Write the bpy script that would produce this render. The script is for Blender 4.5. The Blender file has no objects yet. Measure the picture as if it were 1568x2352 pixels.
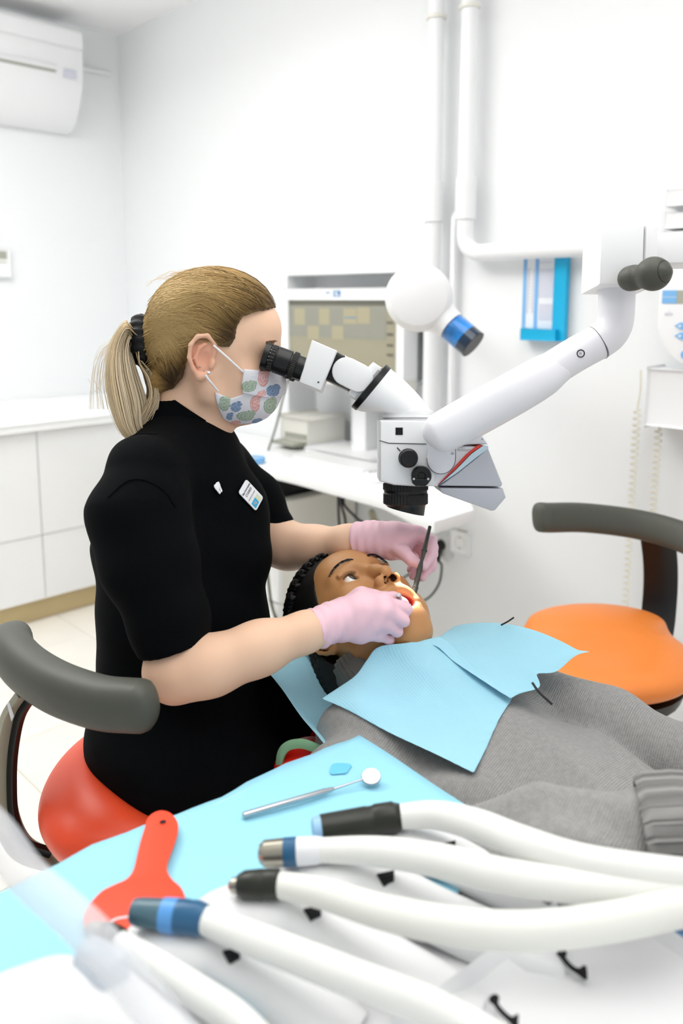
import bpy, bmesh, math, random
import numpy as np
from mathutils import Vector, Matrix

S = bpy.context.scene
COL = S.collection
# ------------------------------------------------------------------ camera
FPX, CX, CY, CAMH, PITCH = 1848.0, 784.0, 969.0, 1.35, math.radians(8.7)
cam_data = bpy.data.cameras.new('camera'); cam = bpy.data.objects.new('camera', cam_data); COL.objects.link(cam)
cam.location = (0, 0, CAMH); cam.rotation_euler = (math.pi / 2 - PITCH, 0, 0)
cam_data.sensor_fit = 'VERTICAL'; cam_data.sensor_height = 36.0; cam_data.sensor_width = 24.0
cam_data.lens = FPX / 2352 * 36.0
cam_data.shift_y = -(1176 - CY) / 2352
cam_data.clip_start = 0.02
cam_data.dof.use_dof = True; cam_data.dof.focus_distance = 1.2; cam_data.dof.aperture_fstop = 3.2
S.camera = cam
# ------------------------------------------------------------------ world, lights, exposure
W = bpy.data.worlds.new('world'); S.world = W; W.use_nodes = True
W.node_tree.nodes['Background'].inputs[0].default_value = (0.93, 0.965, 1.0, 1)
W.node_tree.nodes['Background'].inputs[1].default_value = 0.54
def area(name, loc, size, power, rot=(0, 0, 0), col=(1, 1, 1), sy=None):
    d = bpy.data.lights.new(name, 'AREA'); d.energy = power; d.color = col
    d.shape = 'RECTANGLE'; d.size = size; d.size_y = sy or size
    o = bpy.data.objects.new(name, d); COL.objects.link(o); o.location = loc; o.rotation_euler = rot
    return o
area('ceiling_light_panel', (0.2, 1.3, 2.66), 1.2, 9, col=(1, .985, .96))
area('ceiling_light_panel', (-0.9, 2.2, 2.66), 1.2, 10, col=(1, .985, .96))
area('ceiling_light_panel', (1.2, 0.1, 2.66), 1.2, 6, col=(1, .985, .96))
area('added_uplight', (-1.6, 2.0, 2.42), 1.2, 42, rot=(math.pi, 0, 0), col=(1, .99, .97))  # added lamp out of view, whitens the ceiling corner at the left
area('added_uplight', (0.3, 0.3, 2.42), 1.0, 12, rot=(math.pi, 0, 0), col=(1, .99, .97))  # second, weaker added uplight out of view
area('window_daylight', (2.3, -1.2, 1.6), 1.8, 7, rot=(math.radians(90), 0, math.radians(50)), col=(.93, .97, 1), sy=1.5)
S.view_settings.view_transform = 'Standard'; S.view_settings.look = 'None'
S.view_settings.gamma = 1.0; S.view_settings.use_curve_mapping = False
S.view_settings.exposure = 0.05
# ------------------------------------------------------------------ picking points in the place
_c, _s = math.cos(PITCH), math.sin(PITCH)
CF = np.array([0, _c, -_s]); CU = np.array([0, _s, _c]); CXV = np.array([1., 0, 0]); CP = np.array([0, 0, CAMH])
def ray(px, py): return CF + (px - CX) / FPX * CXV - (py - CY) / FPX * CU
def P(px, py, d): return CP + d * ray(px, py)
def PZ(px, py, z): r = ray(px, py); return CP + r * ((z - CAMH) / r[2])
RK = np.array([-1.165, 4.434, 0.0]); RX = np.array([.70, -.714, 0]); RX /= np.linalg.norm(RX)
RY = np.array([-RX[1], RX[0], 0])          # away from the room through the back wall
def RW(u, w, z): return RK + RX * u - RY * w + np.array([0, 0, z])   # room frame: u along back wall, w out of it
def PW(px, py, w):                          # point on a plane parallel to the back wall
    r = ray(px, py); q = RK - RY * w
    return CP + r * (((q - CP) @ RY) / (r @ RY))
def PL(px, py, u):                          # point on a plane parallel to the left wall
    r = ray(px, py); q = RK + RX * u
    return CP + r * (((q - CP) @ RX) / (r @ RX))
def uwz(p): r = np.asarray(p) - RK; return r @ RX, -(r @ RY), r[2]
def V(*a): return np.array(a, float)
def unit(v): v = np.asarray(v, float); return v / np.linalg.norm(v)
# ------------------------------------------------------------------ materials
def lin(c):
    if isinstance(c, str): c = [int(c[i:i + 2], 16) / 255 for i in (0, 2, 4)]
    return tuple((x / 12.92 if x <= .04045 else ((x + .055) / 1.055) ** 2.4) for x in c[:3]) + (1,)
MATS = {}
def mat(name, col, rough=.5, metal=0, bump=0, bscale=200, var=0, vscale=8, sss=0, coat=0, spec=.5, trans=0, alpha=1, attr=None, emit=None, emits=1, sheen=0, ior=1.45):
    if name in MATS: return MATS[name]
    m = bpy.data.materials.new(name); m.use_nodes = True; nt = m.node_tree; b = nt.nodes['Principled BSDF']
    I = b.inputs; c = lin(col)
    I['Base Color'].default_value = c; I['Roughness'].default_value = rough; I['Metallic'].default_value = metal
    I['Specular IOR Level'].default_value = spec; I['Coat Weight'].default_value = coat; I['IOR'].default_value = ior
    I['Transmission Weight'].default_value = trans; I['Alpha'].default_value = alpha; I['Sheen Weight'].default_value = sheen
    if sss:
        I['Subsurface Weight'].default_value = sss; I['Subsurface Radius'].default_value = (.012, .005, .003); I['Subsurface Scale'].default_value = 1
    if emit: I['Emission Color'].default_value = lin(emit); I['Emission Strength'].default_value = emits
    tc = nt.nodes.new('ShaderNodeTexCoord'); src = None
    if attr:
        a = nt.nodes.new('ShaderNodeAttribute'); a.attribute_name = attr; src = a.outputs['Color']
    if var:
        n = nt.nodes.new('ShaderNodeTexNoise'); n.inputs['Scale'].default_value = vscale; n.inputs['Detail'].default_value = 4
        nt.links.new(tc.outputs['Object'], n.inputs['Vector'])
        mx = nt.nodes.new('ShaderNodeMix'); mx.data_type = 'RGBA'; mx.blend_type = 'MULTIPLY'
        mr = nt.nodes.new('ShaderNodeMapRange'); mr.inputs[1].default_value = .3; mr.inputs[2].default_value = .7
        mr.inputs[3].default_value = 1 - var; mr.inputs[4].default_value = 1 + var
        nt.links.new(n.outputs['Fac'], mr.inputs[0])
        mx.inputs[0].default_value = 1; mx.inputs[6].default_value = c
        if src: nt.links.new(src, mx.inputs[6])
        nt.links.new(mr.outputs[0], mx.inputs[7]); src = mx.outputs[2]
    if src: nt.links.new(src, I['Base Color'])
    if bump:
        n = nt.nodes.new('ShaderNodeTexNoise'); n.inputs['Scale'].default_value = bscale; n.inputs['Detail'].default_value = 3
        nt.links.new(tc.outputs['Object'], n.inputs['Vector'])
        bp = nt.nodes.new('ShaderNodeBump'); bp.inputs['Strength'].default_value = bump; bp.inputs['Distance'].default_value = .002
        nt.links.new(n.outputs['Fac'], bp.inputs['Height']); nt.links.new(bp.outputs[0], I['Normal'])
    MATS[name] = m
    return m
def wave_bump(m, scale, direction=(1, 0, 0), strength=.5, dist=.001, rot=(0, 0, 0), profile='SIN', darken=0, coord='Object', distort=0):
    """fine woven / knitted / pressed lines along one direction"""
    nt = m.node_tree; b = nt.nodes['Principled BSDF']
    tc = nt.nodes.new('ShaderNodeTexCoord'); mp = nt.nodes.new('ShaderNodeMapping'); mp.inputs['Rotation'].default_value = rot
    w = nt.nodes.new('ShaderNodeTexWave'); w.inputs['Scale'].default_value = scale; w.wave_profile = profile
    w.inputs['Distortion'].default_value = distort; w.inputs['Detail Scale'].default_value = 3
    w.bands_direction = 'XYZ'[int(np.argmax(np.abs(direction)))]
    nt.links.new(tc.outputs[coord], mp.inputs[0]); nt.links.new(mp.outputs[0], w.inputs[0])
    bp = nt.nodes.new('ShaderNodeBump'); bp.inputs['Strength'].default_value = strength; bp.inputs['Distance'].default_value = dist
    nt.links.new(w.outputs['Fac'], bp.inputs['Height'])
    old = b.inputs['Normal'].links
    if old: nt.links.new(old[0].from_socket, bp.inputs['Normal'])
    nt.links.new(bp.outputs[0], b.inputs['Normal'])
    if darken:
        mx = nt.nodes.new('ShaderNodeMix'); mx.data_type = 'RGBA'; mx.blend_type = 'MULTIPLY'
        mr = nt.nodes.new('ShaderNodeMapRange'); mr.inputs[3].default_value = 1 - darken; mr.inputs[4].default_value = 1
        nt.links.new(w.outputs['Fac'], mr.inputs[0]); mx.inputs[0].default_value = 1
        ol = b.inputs['Base Color'].links
        if ol: nt.links.new(ol[0].from_socket, mx.inputs[6])
        else: mx.inputs[6].default_value = b.inputs['Base Color'].default_value
        nt.links.new(mr.outputs[0], mx.inputs[7]); nt.links.new(mx.outputs[2], b.inputs['Base Color'])
    return m
# ------------------------------------------------------------------ object helpers
def tag(o, label=None, cat=None, group=None, kind=None):
    if label: o['label'] = label
    if cat: o['category'] = cat
    if group: o['group'] = group
    if kind: o['kind'] = kind
    return o
def thing(name, label, cat, loc, group=None):
    o = bpy.data.objects.new(name, None); COL.objects.link(o); o.location = Vector(loc); o.empty_display_size = .05
    return tag(o, label, cat, group)
def put(o, parent):
    if parent is not None:
        o.parent = parent
        if parent.type == 'EMPTY': o.matrix_parent_inverse = Matrix.Translation(-Vector(parent.location))
    return o
def mesh_obj(name, verts, faces, m, parent=None, smooth=True, colors=None, sharp=None):
    me = bpy.data.meshes.new(name)
    verts = np.asarray(verts, np.float32)
    if isinstance(faces, np.ndarray) and faces.ndim == 2:
        n, k = faces.shape
        me.vertices.add(len(verts)); me.vertices.foreach_set('co', verts.ravel())
        me.loops.add(n * k); me.loops.foreach_set('vertex_index', faces.astype(np.int32).ravel())
        me.polygons.add(n); me.polygons.foreach_set('loop_start', np.arange(0, n * k, k, dtype=np.int32))
        me.update(calc_edges=True)
    else:
        me.from_pydata([tuple(map(float, v)) for v in verts], [], [tuple(int(i) for i in f) for f in faces])
    if smooth:
        me.polygons.foreach_set('use_smooth', np.ones(len(me.polygons), bool))
        if sharp: me.set_sharp_from_angle(angle=math.radians(sharp))
    if colors is not None:
        a = me.color_attributes.new('Col', 'FLOAT_COLOR', 'POINT')
        cc = np.ones((len(verts), 4), np.float32); cc[:, :3] = colors; a.data.foreach_set('color', cc.ravel())
    if isinstance(m, str): m = MATS[m]
    me.materials.append(m)
    o = bpy.data.objects.new(name, me); COL.objects.link(o)
    return put(o, parent)
def bm_obj(name, bm, m, parent=None, smooth=True, sharp=35):
    bmesh.ops.recalc_face_normals(bm, faces=bm.faces)
    me = bpy.data.meshes.new(name); bm.to_mesh(me); bm.free()
    if smooth:
        me.polygons.foreach_set('use_smooth', np.ones(len(me.polygons), bool)); me.set_sharp_from_angle(angle=math.radians(sharp))
    if isinstance(m, str): m = MATS[m]
    me.materials.append(m); o = bpy.data.objects.new(name, me); COL.objects.link(o)
    return put(o, parent)
def box(name, c, ax, size, m, parent=None, bev=0, seg=2):
    """box centred at c with axes ax (3 vectors) and full sizes"""
    bm = bmesh.new(); bmesh.ops.create_cube(bm, size=1)
    for v in bm.verts:
        q = sum((ax[i] * size[i] * v.co[i] for i in range(3)), np.zeros(3)); v.co = Vector(np.asarray(c) + q)
    if bev: bmesh.ops.bevel(bm, geom=list(bm.edges), offset=bev, segments=seg, profile=.5, affect='EDGES')
    return bm_obj(name, bm, m, parent)
RAX = (RX, -RY, V(0, 0, 1)); CAX = (CXV, CU, -CF)
def rbox(name, u0, u1, w0, w1, z0, z1, m, parent=None, bev=.004):
    return box(name, RW((u0 + u1) / 2, (w0 + w1) / 2, (z0 + z1) / 2), RAX, (abs(u1 - u0), abs(w1 - w0), abs(z1 - z0)), m, parent, bev)
def prism(name, poly, ext, m, parent=None, bev=0, seg=2, sharp=35):
    """closed polygon of 3D points pushed along ext, edges bevelled"""
    bm = bmesh.new(); n = len(poly)
    a = [bm.verts.new(tuple(p)) for p in poly]; b = [bm.verts.new(tuple(np.asarray(p) + ext)) for p in poly]
    bm.faces.new(a); bm.faces.new(b[::-1])
    for i in range(n): bm.faces.new((a[i], b[i], b[(i + 1) % n], a[(i + 1) % n]))
    bmesh.ops.recalc_face_normals(bm, faces=bm.faces)
    if bev:
        es = [e for e in bm.edges if (e.verts[0] in a) == (e.verts[1] in a)]
        bmesh.ops.bevel(bm, geom=es, offset=bev, segments=seg, profile=.5, affect='EDGES', clamp_overlap=True)
    return bm_obj(name, bm, m, parent, sharp=sharp)
def slab(name, pts, d, thick, m, parent=None, bev=.003, dd=0):
    """polygon picked at distance d (front face), real thickness away from the viewer; dd tilts: extra depth per px of x"""
    poly = [P(x, y, d + dd * (x - pts[0][0])) for x, y in pts]
    return prism(name, poly, CF * thick, m, parent, bev)
def frames(pts, up0=None):
    pts = np.asarray(pts, float); t = np.gradient(pts, axis=0); t /= np.linalg.norm(t, axis=1)[:, None]
    u = np.asarray(up0 if up0 is not None else (0, 0, 1.0)); 
    if abs(u @ t[0]) > .95: u = V(1, 0, 0) if abs(t[0][0]) < .9 else V(0, 1, 0)
    N = []
    for i in range(len(pts)):
        u = u - t[i] * (u @ t[i]); u /= np.linalg.norm(u); N.append(u.copy())
    N = np.array(N); return t, N, np.cross(t, N)
def spline(pts, n=24):
    """Catmull-Rom through the rows of pts (any number of columns)"""
    p = np.asarray(pts, float); p = np.vstack([2 * p[0] - p[1], p, 2 * p[-1] - p[-2]]); out = []
    k = len(p) - 3; per = max(2, n // k)
    for i in range(k):
        for s in np.linspace(0, 1, per, endpoint=False):
            a, b, c, d = p[i:i + 4]
            out.append(.5 * ((2 * b) + (c - a) * s + (2 * a - 5 * b + 4 * c - d) * s * s + (3 * b - a - 3 * c + d) * s ** 3))
    out.append(p[-2]); return np.array(out)
def tube_data(pts, rad, seg=12, up=None, sx=1.0, cap=True, off=0, power=1):
    pts = np.asarray(pts, float); n = len(pts); rad = np.broadcast_to(np.asarray(rad, float), (n,))
    t, N, B = frames(pts, up); a = np.linspace(0, 2 * np.pi, seg, endpoint=False)
    ca, sa = np.cos(a), np.sin(a)
    if power != 1: ca = np.sign(ca) * np.abs(ca) ** power; sa = np.sign(sa) * np.abs(sa) ** power
    vs = (pts[:, None] + rad[:, None, None] * (ca[None, :, None] * N[:, None] + sx * sa[None, :, None] * B[:, None])).reshape(-1, 3)
    i = np.arange(n - 1)[:, None] * seg; j = np.arange(seg)[None]; j2 = (j + 1) % seg
    f = np.stack([i + j, i + j2, i + seg + j2, i + seg + j], -1).reshape(-1, 4) + off
    return vs, f
def tube(name, pts, rad, m, parent=None, seg=12, up=None, sx=1.0, smooth=True, power=1, caps=True):
    vs, f = tube_data(pts, rad, seg, up, sx, power=power)
    faces = [tuple(x) for x in f]
    if caps:
        n = len(pts); faces += [tuple(range(seg))[::-1], tuple(range((n - 1) * seg, n * seg))]
    return mesh_obj(name, vs, faces, m, parent, smooth, sharp=50)
def multi_tube(name, paths, m, parent=None, seg=5, colors=None):
    """many thin strands as one mesh: paths = list of (pts, radii)"""
    VS, FS, CS, off = [], [], [], 0
    for k, (p, r) in enumerate(paths):
        v, f = tube_data(p, r, seg, off=off); VS.append(v); FS.append(f); off += len(v)
        if colors is not None: CS.append(np.repeat(np.asarray(colors[k], float).reshape(-1, 3) if np.ndim(colors[k]) == 2 else np.tile(colors[k], (len(p), 1)), seg, axis=0))
    return mesh_obj(name, np.vstack(VS), np.vstack(FS), m, parent, True, np.vstack(CS) if colors is not None else None)
def lathe(name, o, axis, prof, m, parent=None, seg=32, sharp=30):
    """profile rows (distance along axis, radius) turned about the axis through o"""
    ax = unit(axis); u = unit(np.cross(ax, V(0, 0, 1) if abs(ax[2]) < .9 else V(1, 0, 0))); w = np.cross(ax, u); vs = []; fs = []
    for h, r in prof:
        for k in range(seg):
            a = 2 * math.pi * k / seg; vs.append(o + ax * h + max(r, 1e-5) * (math.cos(a) * u + math.sin(a) * w))
    for i in range(len(prof) - 1):
        for k in range(seg): fs.append((i * seg + k, i * seg + (k + 1) % seg, (i + 1) * seg + (k + 1) % seg, (i + 1) * seg + k))
    n = len(prof); fs += [tuple(range(seg))[::-1], tuple(range((n - 1) * seg, n * seg))]
    return mesh_obj(name, vs, fs, m, parent, True, sharp=sharp)
def grid_sheet(name, Pts, m, parent=None, thick=.0006, sub=0):
    """a sheet through a grid of points (rows x cols x 3), with a real thickness"""
    Pts = np.asarray(Pts, float); r, c, _ = Pts.shape
    idx = np.arange(r * c).reshape(r, c)
    f = np.stack([idx[:-1, :-1], idx[:-1, 1:], idx[1:, 1:], idx[1:, :-1]], -1).reshape(-1, 4)
    o = mesh_obj(name, Pts.reshape(-1, 3), f, m, parent)
    sm = o.modifiers.new('thickness', 'SOLIDIFY'); sm.thickness = thick; sm.offset = 0
    if sub: q = o.modifiers.new('smooth', 'SUBSURF'); q.levels = q.render_levels = sub
    return o
def text(name, body, o, right, up, size, m, parent=None, align='CENTER', depth=.0004):
    cu = bpy.data.curves.new(name, 'FONT'); cu.body = body; cu.size = size; cu.align_x = align; cu.align_y = 'CENTER'; cu.extrude = depth
    t = bpy.data.objects.new(name, cu); COL.objects.link(t)
    r = unit(right); u = unit(up - r * (up @ r)); n = np.cross(r, u)
    M = Matrix(((r[0], u[0], n[0], o[0]), (r[1], u[1], n[1], o[1]), (r[2], u[2], n[2], o[2]), (0, 0, 0, 1)))
    dg = bpy.context.evaluated_depsgraph_get(); me = bpy.data.meshes.new_from_object(t.evaluated_get(dg)); me.transform(M)
    bpy.data.objects.remove(t); bpy.data.curves.remove(cu)
    me.materials.append(MATS[m] if isinstance(m, str) else m)
    ob = bpy.data.objects.new(name, me); COL.objects.link(ob); return put(ob, parent)
# ------------------------------------------------------------------ soft volumes (signed distance fields -> one smooth mesh)
class Field:
    def __init__(s, lo, hi, h):
        s.lo = np.asarray(lo, float); s.h = h; s.n = np.ceil((np.asarray(hi) - s.lo) / h).astype(int) + 1
        s.F = np.full(s.n, .2, np.float32)
    def sub(s, lo, hi):
        a = np.clip(np.floor((np.asarray(lo) - s.lo) / s.h).astype(int), 0, s.n); b = np.clip(np.ceil((np.asarray(hi) - s.lo) / s.h).astype(int) + 1, 0, s.n)
        if np.any(b - a < 1): return None, None
        sl = tuple(slice(x, y) for x, y in zip(a, b))
        g = [((np.arange(x, y) * s.h) + l).astype(np.float32) for x, y, l in zip(a, b, s.lo)]
        X, Y, Z = np.meshgrid(*g, indexing='ij', sparse=True)
        return sl, (X, Y, Z)
    def _mix(s, sl, d, k, op):
        A = s.F[sl]
        if op == 'add':
            if k: 
                h = np.maximum(k - np.abs(A - d), 0) / k; s.F[sl] = np.minimum(A, d) - h * h * k * .25
            else: s.F[sl] = np.minimum(A, d)
        else:
            d = -d
            if k:
                h = np.maximum(k - np.abs(A - d), 0) / k; s.F[sl] = np.maximum(A, d) + h * h * k * .25
            else: s.F[sl] = np.maximum(A, d)
    def cone(s, a, b, ra, rb, k=.01, op='add', sq=None):
        """tapered round limb a-b; sq=(dir, factor) widens it along dir"""
        a = np.asarray(a, float); b = np.asarray(b, float); R = max(ra, rb) * (sq[1] if sq else 1) + k + .012
        sl, g = s.sub(np.minimum(a, b) - R, np.maximum(a, b) + R)
        if sl is None: return s
        ab = b - a; L = max(float(ab @ ab), 1e-12)
        px, py, pz = g[0] - a[0], g[1] - a[1], g[2] - a[2]
        t = np.clip((px * ab[0] + py * ab[1] + pz * ab[2]) / L, 0, 1)
        qx, qy, qz = px - t * ab[0], py - t * ab[1], pz - t * ab[2]
        if sq:
            w = unit(sq[0]); q = (qx * w[0] + qy * w[1] + qz * w[2]) * (1 - 1 / sq[1]); qx, qy, qz = qx - q * w[0], qy - q * w[1], qz - q * w[2]
        s._mix(sl, (np.sqrt(qx * qx + qy * qy + qz * qz) - (ra + (rb - ra) * t)).astype(np.float32), k, op); return s
    def chain(s, pts, rad, k=.01, op='add', sq=None):
        for i in range(len(pts) - 1): s.cone(pts[i], pts[i + 1], rad[i], rad[i + 1], k, op, sq)
        return s
    def ell(s, c, r, R=None, k=.01, op='add'):
        c = np.asarray(c, float); r = np.asarray(r, float); R = np.eye(3) if R is None else np.asarray(R)
        e = np.sqrt((R ** 2) @ (r ** 2)) + k + .012
        sl, g = s.sub(c - e, c + e)
        if sl is None: return s
        p = [g[i] - c[i] for i in range(3)]
        q = [p[0] * R[0, j] + p[1] * R[1, j] + p[2] * R[2, j] for j in range(3)]
        k0 = np.sqrt((q[0] / r[0]) ** 2 + (q[1] / r[1]) ** 2 + (q[2] / r[2]) ** 2)
        k1 = np.sqrt((q[0] / r[0] ** 2) ** 2 + (q[1] / r[1] ** 2) ** 2 + (q[2] / r[2] ** 2) ** 2) + 1e-6
        s._mix(sl, (k0 * (k0 - 1) / k1).astype(np.float32), k, op); return s
    def plane(s, o, n, k=.004):
        """keep only the side the normal points away from"""
        n = unit(n); g = [(np.arange(m) * s.h + l).astype(np.float32) for m, l in zip(s.n, s.lo)]
        X, Y, Z = np.meshgrid(*g, indexing='ij', sparse=True)
        d = (X - o[0]) * n[0] + (Y - o[1]) * n[1] + (Z - o[2]) * n[2]
        s.F = np.maximum(s.F, d.astype(np.float32)); return s
    def warp(s, fn):
        g = [(np.arange(m) * s.h + l).astype(np.float32) for m, l in zip(s.n, s.lo)]
        X, Y, Z = np.meshgrid(*g, indexing='ij', sparse=True); s.F = s.F + fn(X, Y, Z).astype(np.float32); return s
    def sample(s, p):
        q = (np.asarray(p) - s.lo) / s.h; q = np.clip(q, 0, s.n - 1.001); i = q.astype(int); f = q - i; r = 0
        for a in (0, 1):
            for b in (0, 1):
                for c in (0, 1):
                    wgt = (f[..., 0] if a else 1 - f[..., 0]) * (f[..., 1] if b else 1 - f[..., 1]) * (f[..., 2] if c else 1 - f[..., 2])
                    r = r + wgt * s.F[i[..., 0] + a, i[..., 1] + b, i[..., 2] + c]
        return r
    def grad(s, p):
        p = np.asarray(p); e = s.h; g = np.stack([s.sample(p + np.eye(3)[i] * e) - s.sample(p - np.eye(3)[i] * e) for i in range(3)], -1)
        return g / (np.linalg.norm(g, axis=-1, keepdims=True) + 1e-9)
    def project(s, p, off=0, it=4):
        for _ in range(it): p = p - s.grad(p) * (s.sample(p) - off)[..., None]
        return p
    def march(s, smooth=1):
        F = s.F; n = s.n; G = F < 0
        c = [G[a:n[0] - 1 + a, b:n[1] - 1 + b, d:n[2] - 1 + d] for a in (0, 1) for b in (0, 1) for d in (0, 1)]
        cnt = sum(x.astype(np.int8) for x in c); act = (cnt > 0) & (cnt < 8); idx = np.argwhere(act)
        vid = np.full(act.shape, -1, np.int32); vid[act] = np.arange(len(idx))
        cor = np.array([(a, b, d) for a in (0, 1) for b in (0, 1) for d in (0, 1)])
        val = np.stack([F[idx[:, 0] + q[0], idx[:, 1] + q[1], idx[:, 2] + q[2]] for q in cor], 1)
        acc = np.zeros((len(idx), 3)); num = np.zeros(len(idx))
        for i in range(8):
            for j in range(i + 1, 8):
                if np.abs(cor[i] - cor[j]).sum() != 1: continue
                m = (val[:, i] < 0) != (val[:, j] < 0); t = val[m, i] / (val[m, i] - val[m, j])
                acc[m] += cor[i] + (cor[j] - cor[i]) * t[:, None]; num[m] += 1
        vs = (idx + acc / num[:, None]) * s.h + s.lo; fs = []
        for ax in range(3):
            o1, o2 = [(1, 2), (2, 0), (0, 1)][ax]
            A = [slice(None)] * 3; A[ax] = slice(0, -1); B = [slice(None)] * 3; B[ax] = slice(1, None)
            ga, gb = G[tuple(A)], G[tuple(B)]; e = np.argwhere(ga != gb)
            ok = (e[:, o1] > 0) & (e[:, o2] > 0) & (e[:, o1] < n[o1] - 1) & (e[:, o2] < n[o2] - 1); e = e[ok]
            d1 = np.eye(3, dtype=int)[o1]; d2 = np.eye(3, dtype=int)[o2]
            q = [vid[tuple((e - x).T)] for x in (d1 + d2, d2, 0 * d1, d1)]
            f = np.stack(q, 1); flip = ~ga[tuple(e.T)]; f[flip] = f[flip][:, ::-1]; fs.append(f)
        fs = np.vstack(fs)
        for _ in range(smooth):
            a = np.zeros_like(vs); w = np.zeros(len(vs))
            for i in range(4):
                x, y = fs[:, i], fs[:, (i + 1) % 4]
                for ch in range(3): a[:, ch] += np.bincount(x, vs[y, ch], len(vs)) + np.bincount(y, vs[x, ch], len(vs))
                w += np.bincount(x, minlength=len(vs)) + np.bincount(y, minlength=len(vs))
            vs = vs * .5 + .5 * a / np.maximum(w, 1)[:, None]
        return vs, fs
def PR(px, py, d, r): return (*P(px, py, d), r * d / FPX)
def limb(rows):
    """rows (px, py, depth, radius_px) -> points, radii in metres"""
    return np.array([P(a, b, c) for a, b, c, _ in rows]), np.array([r * c / FPX for _, _, c, r in rows])
random.seed(7); RNG = np.random.default_rng(7)
# ================================================================== materials
mat('wall_paint', 'F1F3F4', .85, bump=.05, bscale=300)
mat('ceiling_paint', 'FAFAFA', .9)
mat('floor_tile', 'EDE9E0', .28, var=.03, vscale=5)
mat('grout', 'C9C4B6', .9)
mat('beige_tile', 'CDB98C', .5, var=.05, vscale=6)
mat('white_lacquer', 'F4F5F5', .35)
mat('white_plastic', 'F3F4F5', .38)
mat('cool_plastic', 'EEEEF3', .33)
mat('off_white', 'E9E7DF', .45)
mat('grey_shell', 'C4C6CE', .38, bump=.03, bscale=900)
mat('line_dark', '33363A', .5)
mat('black_plastic', '0D0F10', .35)
mat('black_rubber', '1B1C1A', .55, bump=.08, bscale=900)
mat('olive_rubber', '4C4E46', .5, bump=.06, bscale=700)
mat('dark_metal', '232522', .45)
mat('steel', 'B9BCC0', .22, metal=1)
mat('chrome', 'DADDE0', .08, metal=1)
mat('glass_dark', '07090C', .05)
mat('gap_dark', '0B0D10', .8)
mat('cyan_plastic', '08B0E0', .4)
mat('blue_print', '7DB8EA', .5)
mat('grey_print', 'A9AB9E', .5)
mat('pale_print', 'D4D6E2', .6)
mat('screen_off', 'A29C86', .25, spec=.5)
mat('screen_grey', '96968A', .25)
mat('screen_tan', 'AEA68A', .25)
mat('screen_dark', '6E6C60', .25)
mat('logo_blue', '2F7FB4', .4)
mat('cable_olive', '4A4B38', .5)
mat('cable_black', '16181A', .45)
mat('cable_cream', 'E6E2D2', .5)
mat('cable_coil', 'B7B29A', .6)
mat('paper_white', 'EDEFF3', .7)
# ================================================================== the room
def structure(o): o['kind'] = 'structure'; return o
NU0, NU1, NZ0, NZ1, ND = 1.335, 2.092, .736, 1.447, -.16
def wall_rects(rects):
    vs, fs = [], []
    for q in rects:
        k = len(vs); vs += q; fs.append((k, k + 1, k + 2, k + 3))
    return vs, fs
CEIL = 2.70
r4 = lambda u0, u1, z0, z1, w=0: [RW(u0, w, z0), RW(u1, w, z0), RW(u1, w, z1), RW(u0, w, z1)]
vs, fs = wall_rects([r4(-.1, NU0, 0, CEIL), r4(NU1, 6.2, 0, CEIL), r4(NU0, NU1, 0, NZ0), r4(NU0, NU1, NZ1, CEIL), r4(NU0, NU1, NZ0, NZ1, ND),
    [RW(NU0, 0, NZ0), RW(NU0, ND, NZ0), RW(NU0, ND, NZ1), RW(NU0, 0, NZ1)], [RW(NU1, ND, NZ0), RW(NU1, 0, NZ0), RW(NU1, 0, NZ1), RW(NU1, ND, NZ1)],
    [RW(NU0, 0, NZ1), RW(NU0, ND, NZ1), RW(NU1, ND, NZ1), RW(NU1, 0, NZ1)], [RW(NU0, ND, NZ0), RW(NU0, 0, NZ0), RW(NU1, 0, NZ0), RW(NU1, ND, NZ0)]])
structure(mesh_obj('wall_back', vs, fs, 'wall_paint', None, False))
structure(rbox('wall_left', -.1, 0, -.1, 5.2, 0, CEIL, 'wall_paint', None, 0))
structure(rbox('ceiling', -.1, 6.2, -.1, 5.2, CEIL, CEIL + .05, 'ceiling_paint', None, 0))
flo = structure(rbox('floor', -.1, 6.2, -.1, 5.2, -.06, -.003, 'grout', None, 0))
bm = bmesh.new(); bmesh.ops.create_cube(bm, size=1)
for v in bm.verts: v.co = Vector((v.co.x * .597, v.co.y * .597, v.co.z * .01 - .005))
bmesh.ops.bevel(bm, geom=[e for e in bm.edges if abs(e.verts[0].co.z) < 1e-6 and abs(e.verts[1].co.z) < 1e-6], offset=.0015, segments=1, affect='EDGES')
tme = bpy.data.meshes.new('tile'); bm.to_mesh(tme); bm.free(); tme.materials.append(MATS['floor_tile'])
ang = math.atan2(RX[1], RX[0])
for i in range(-3, 7):
    for j in range(-3, 6):
        t = bpy.data.objects.new('tile', tme); COL.objects.link(t); t.parent = flo
        t.location = Vector(RW(1.64 + .6 * i + .3, 1.434 + .6 * j + .3, 0)); t.rotation_euler.z = ang
        u, w, _ = uwz(t.location)
        if u < .25 or w < .2 or u > 6 or w > 5: bpy.data.objects.remove(t)
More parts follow.
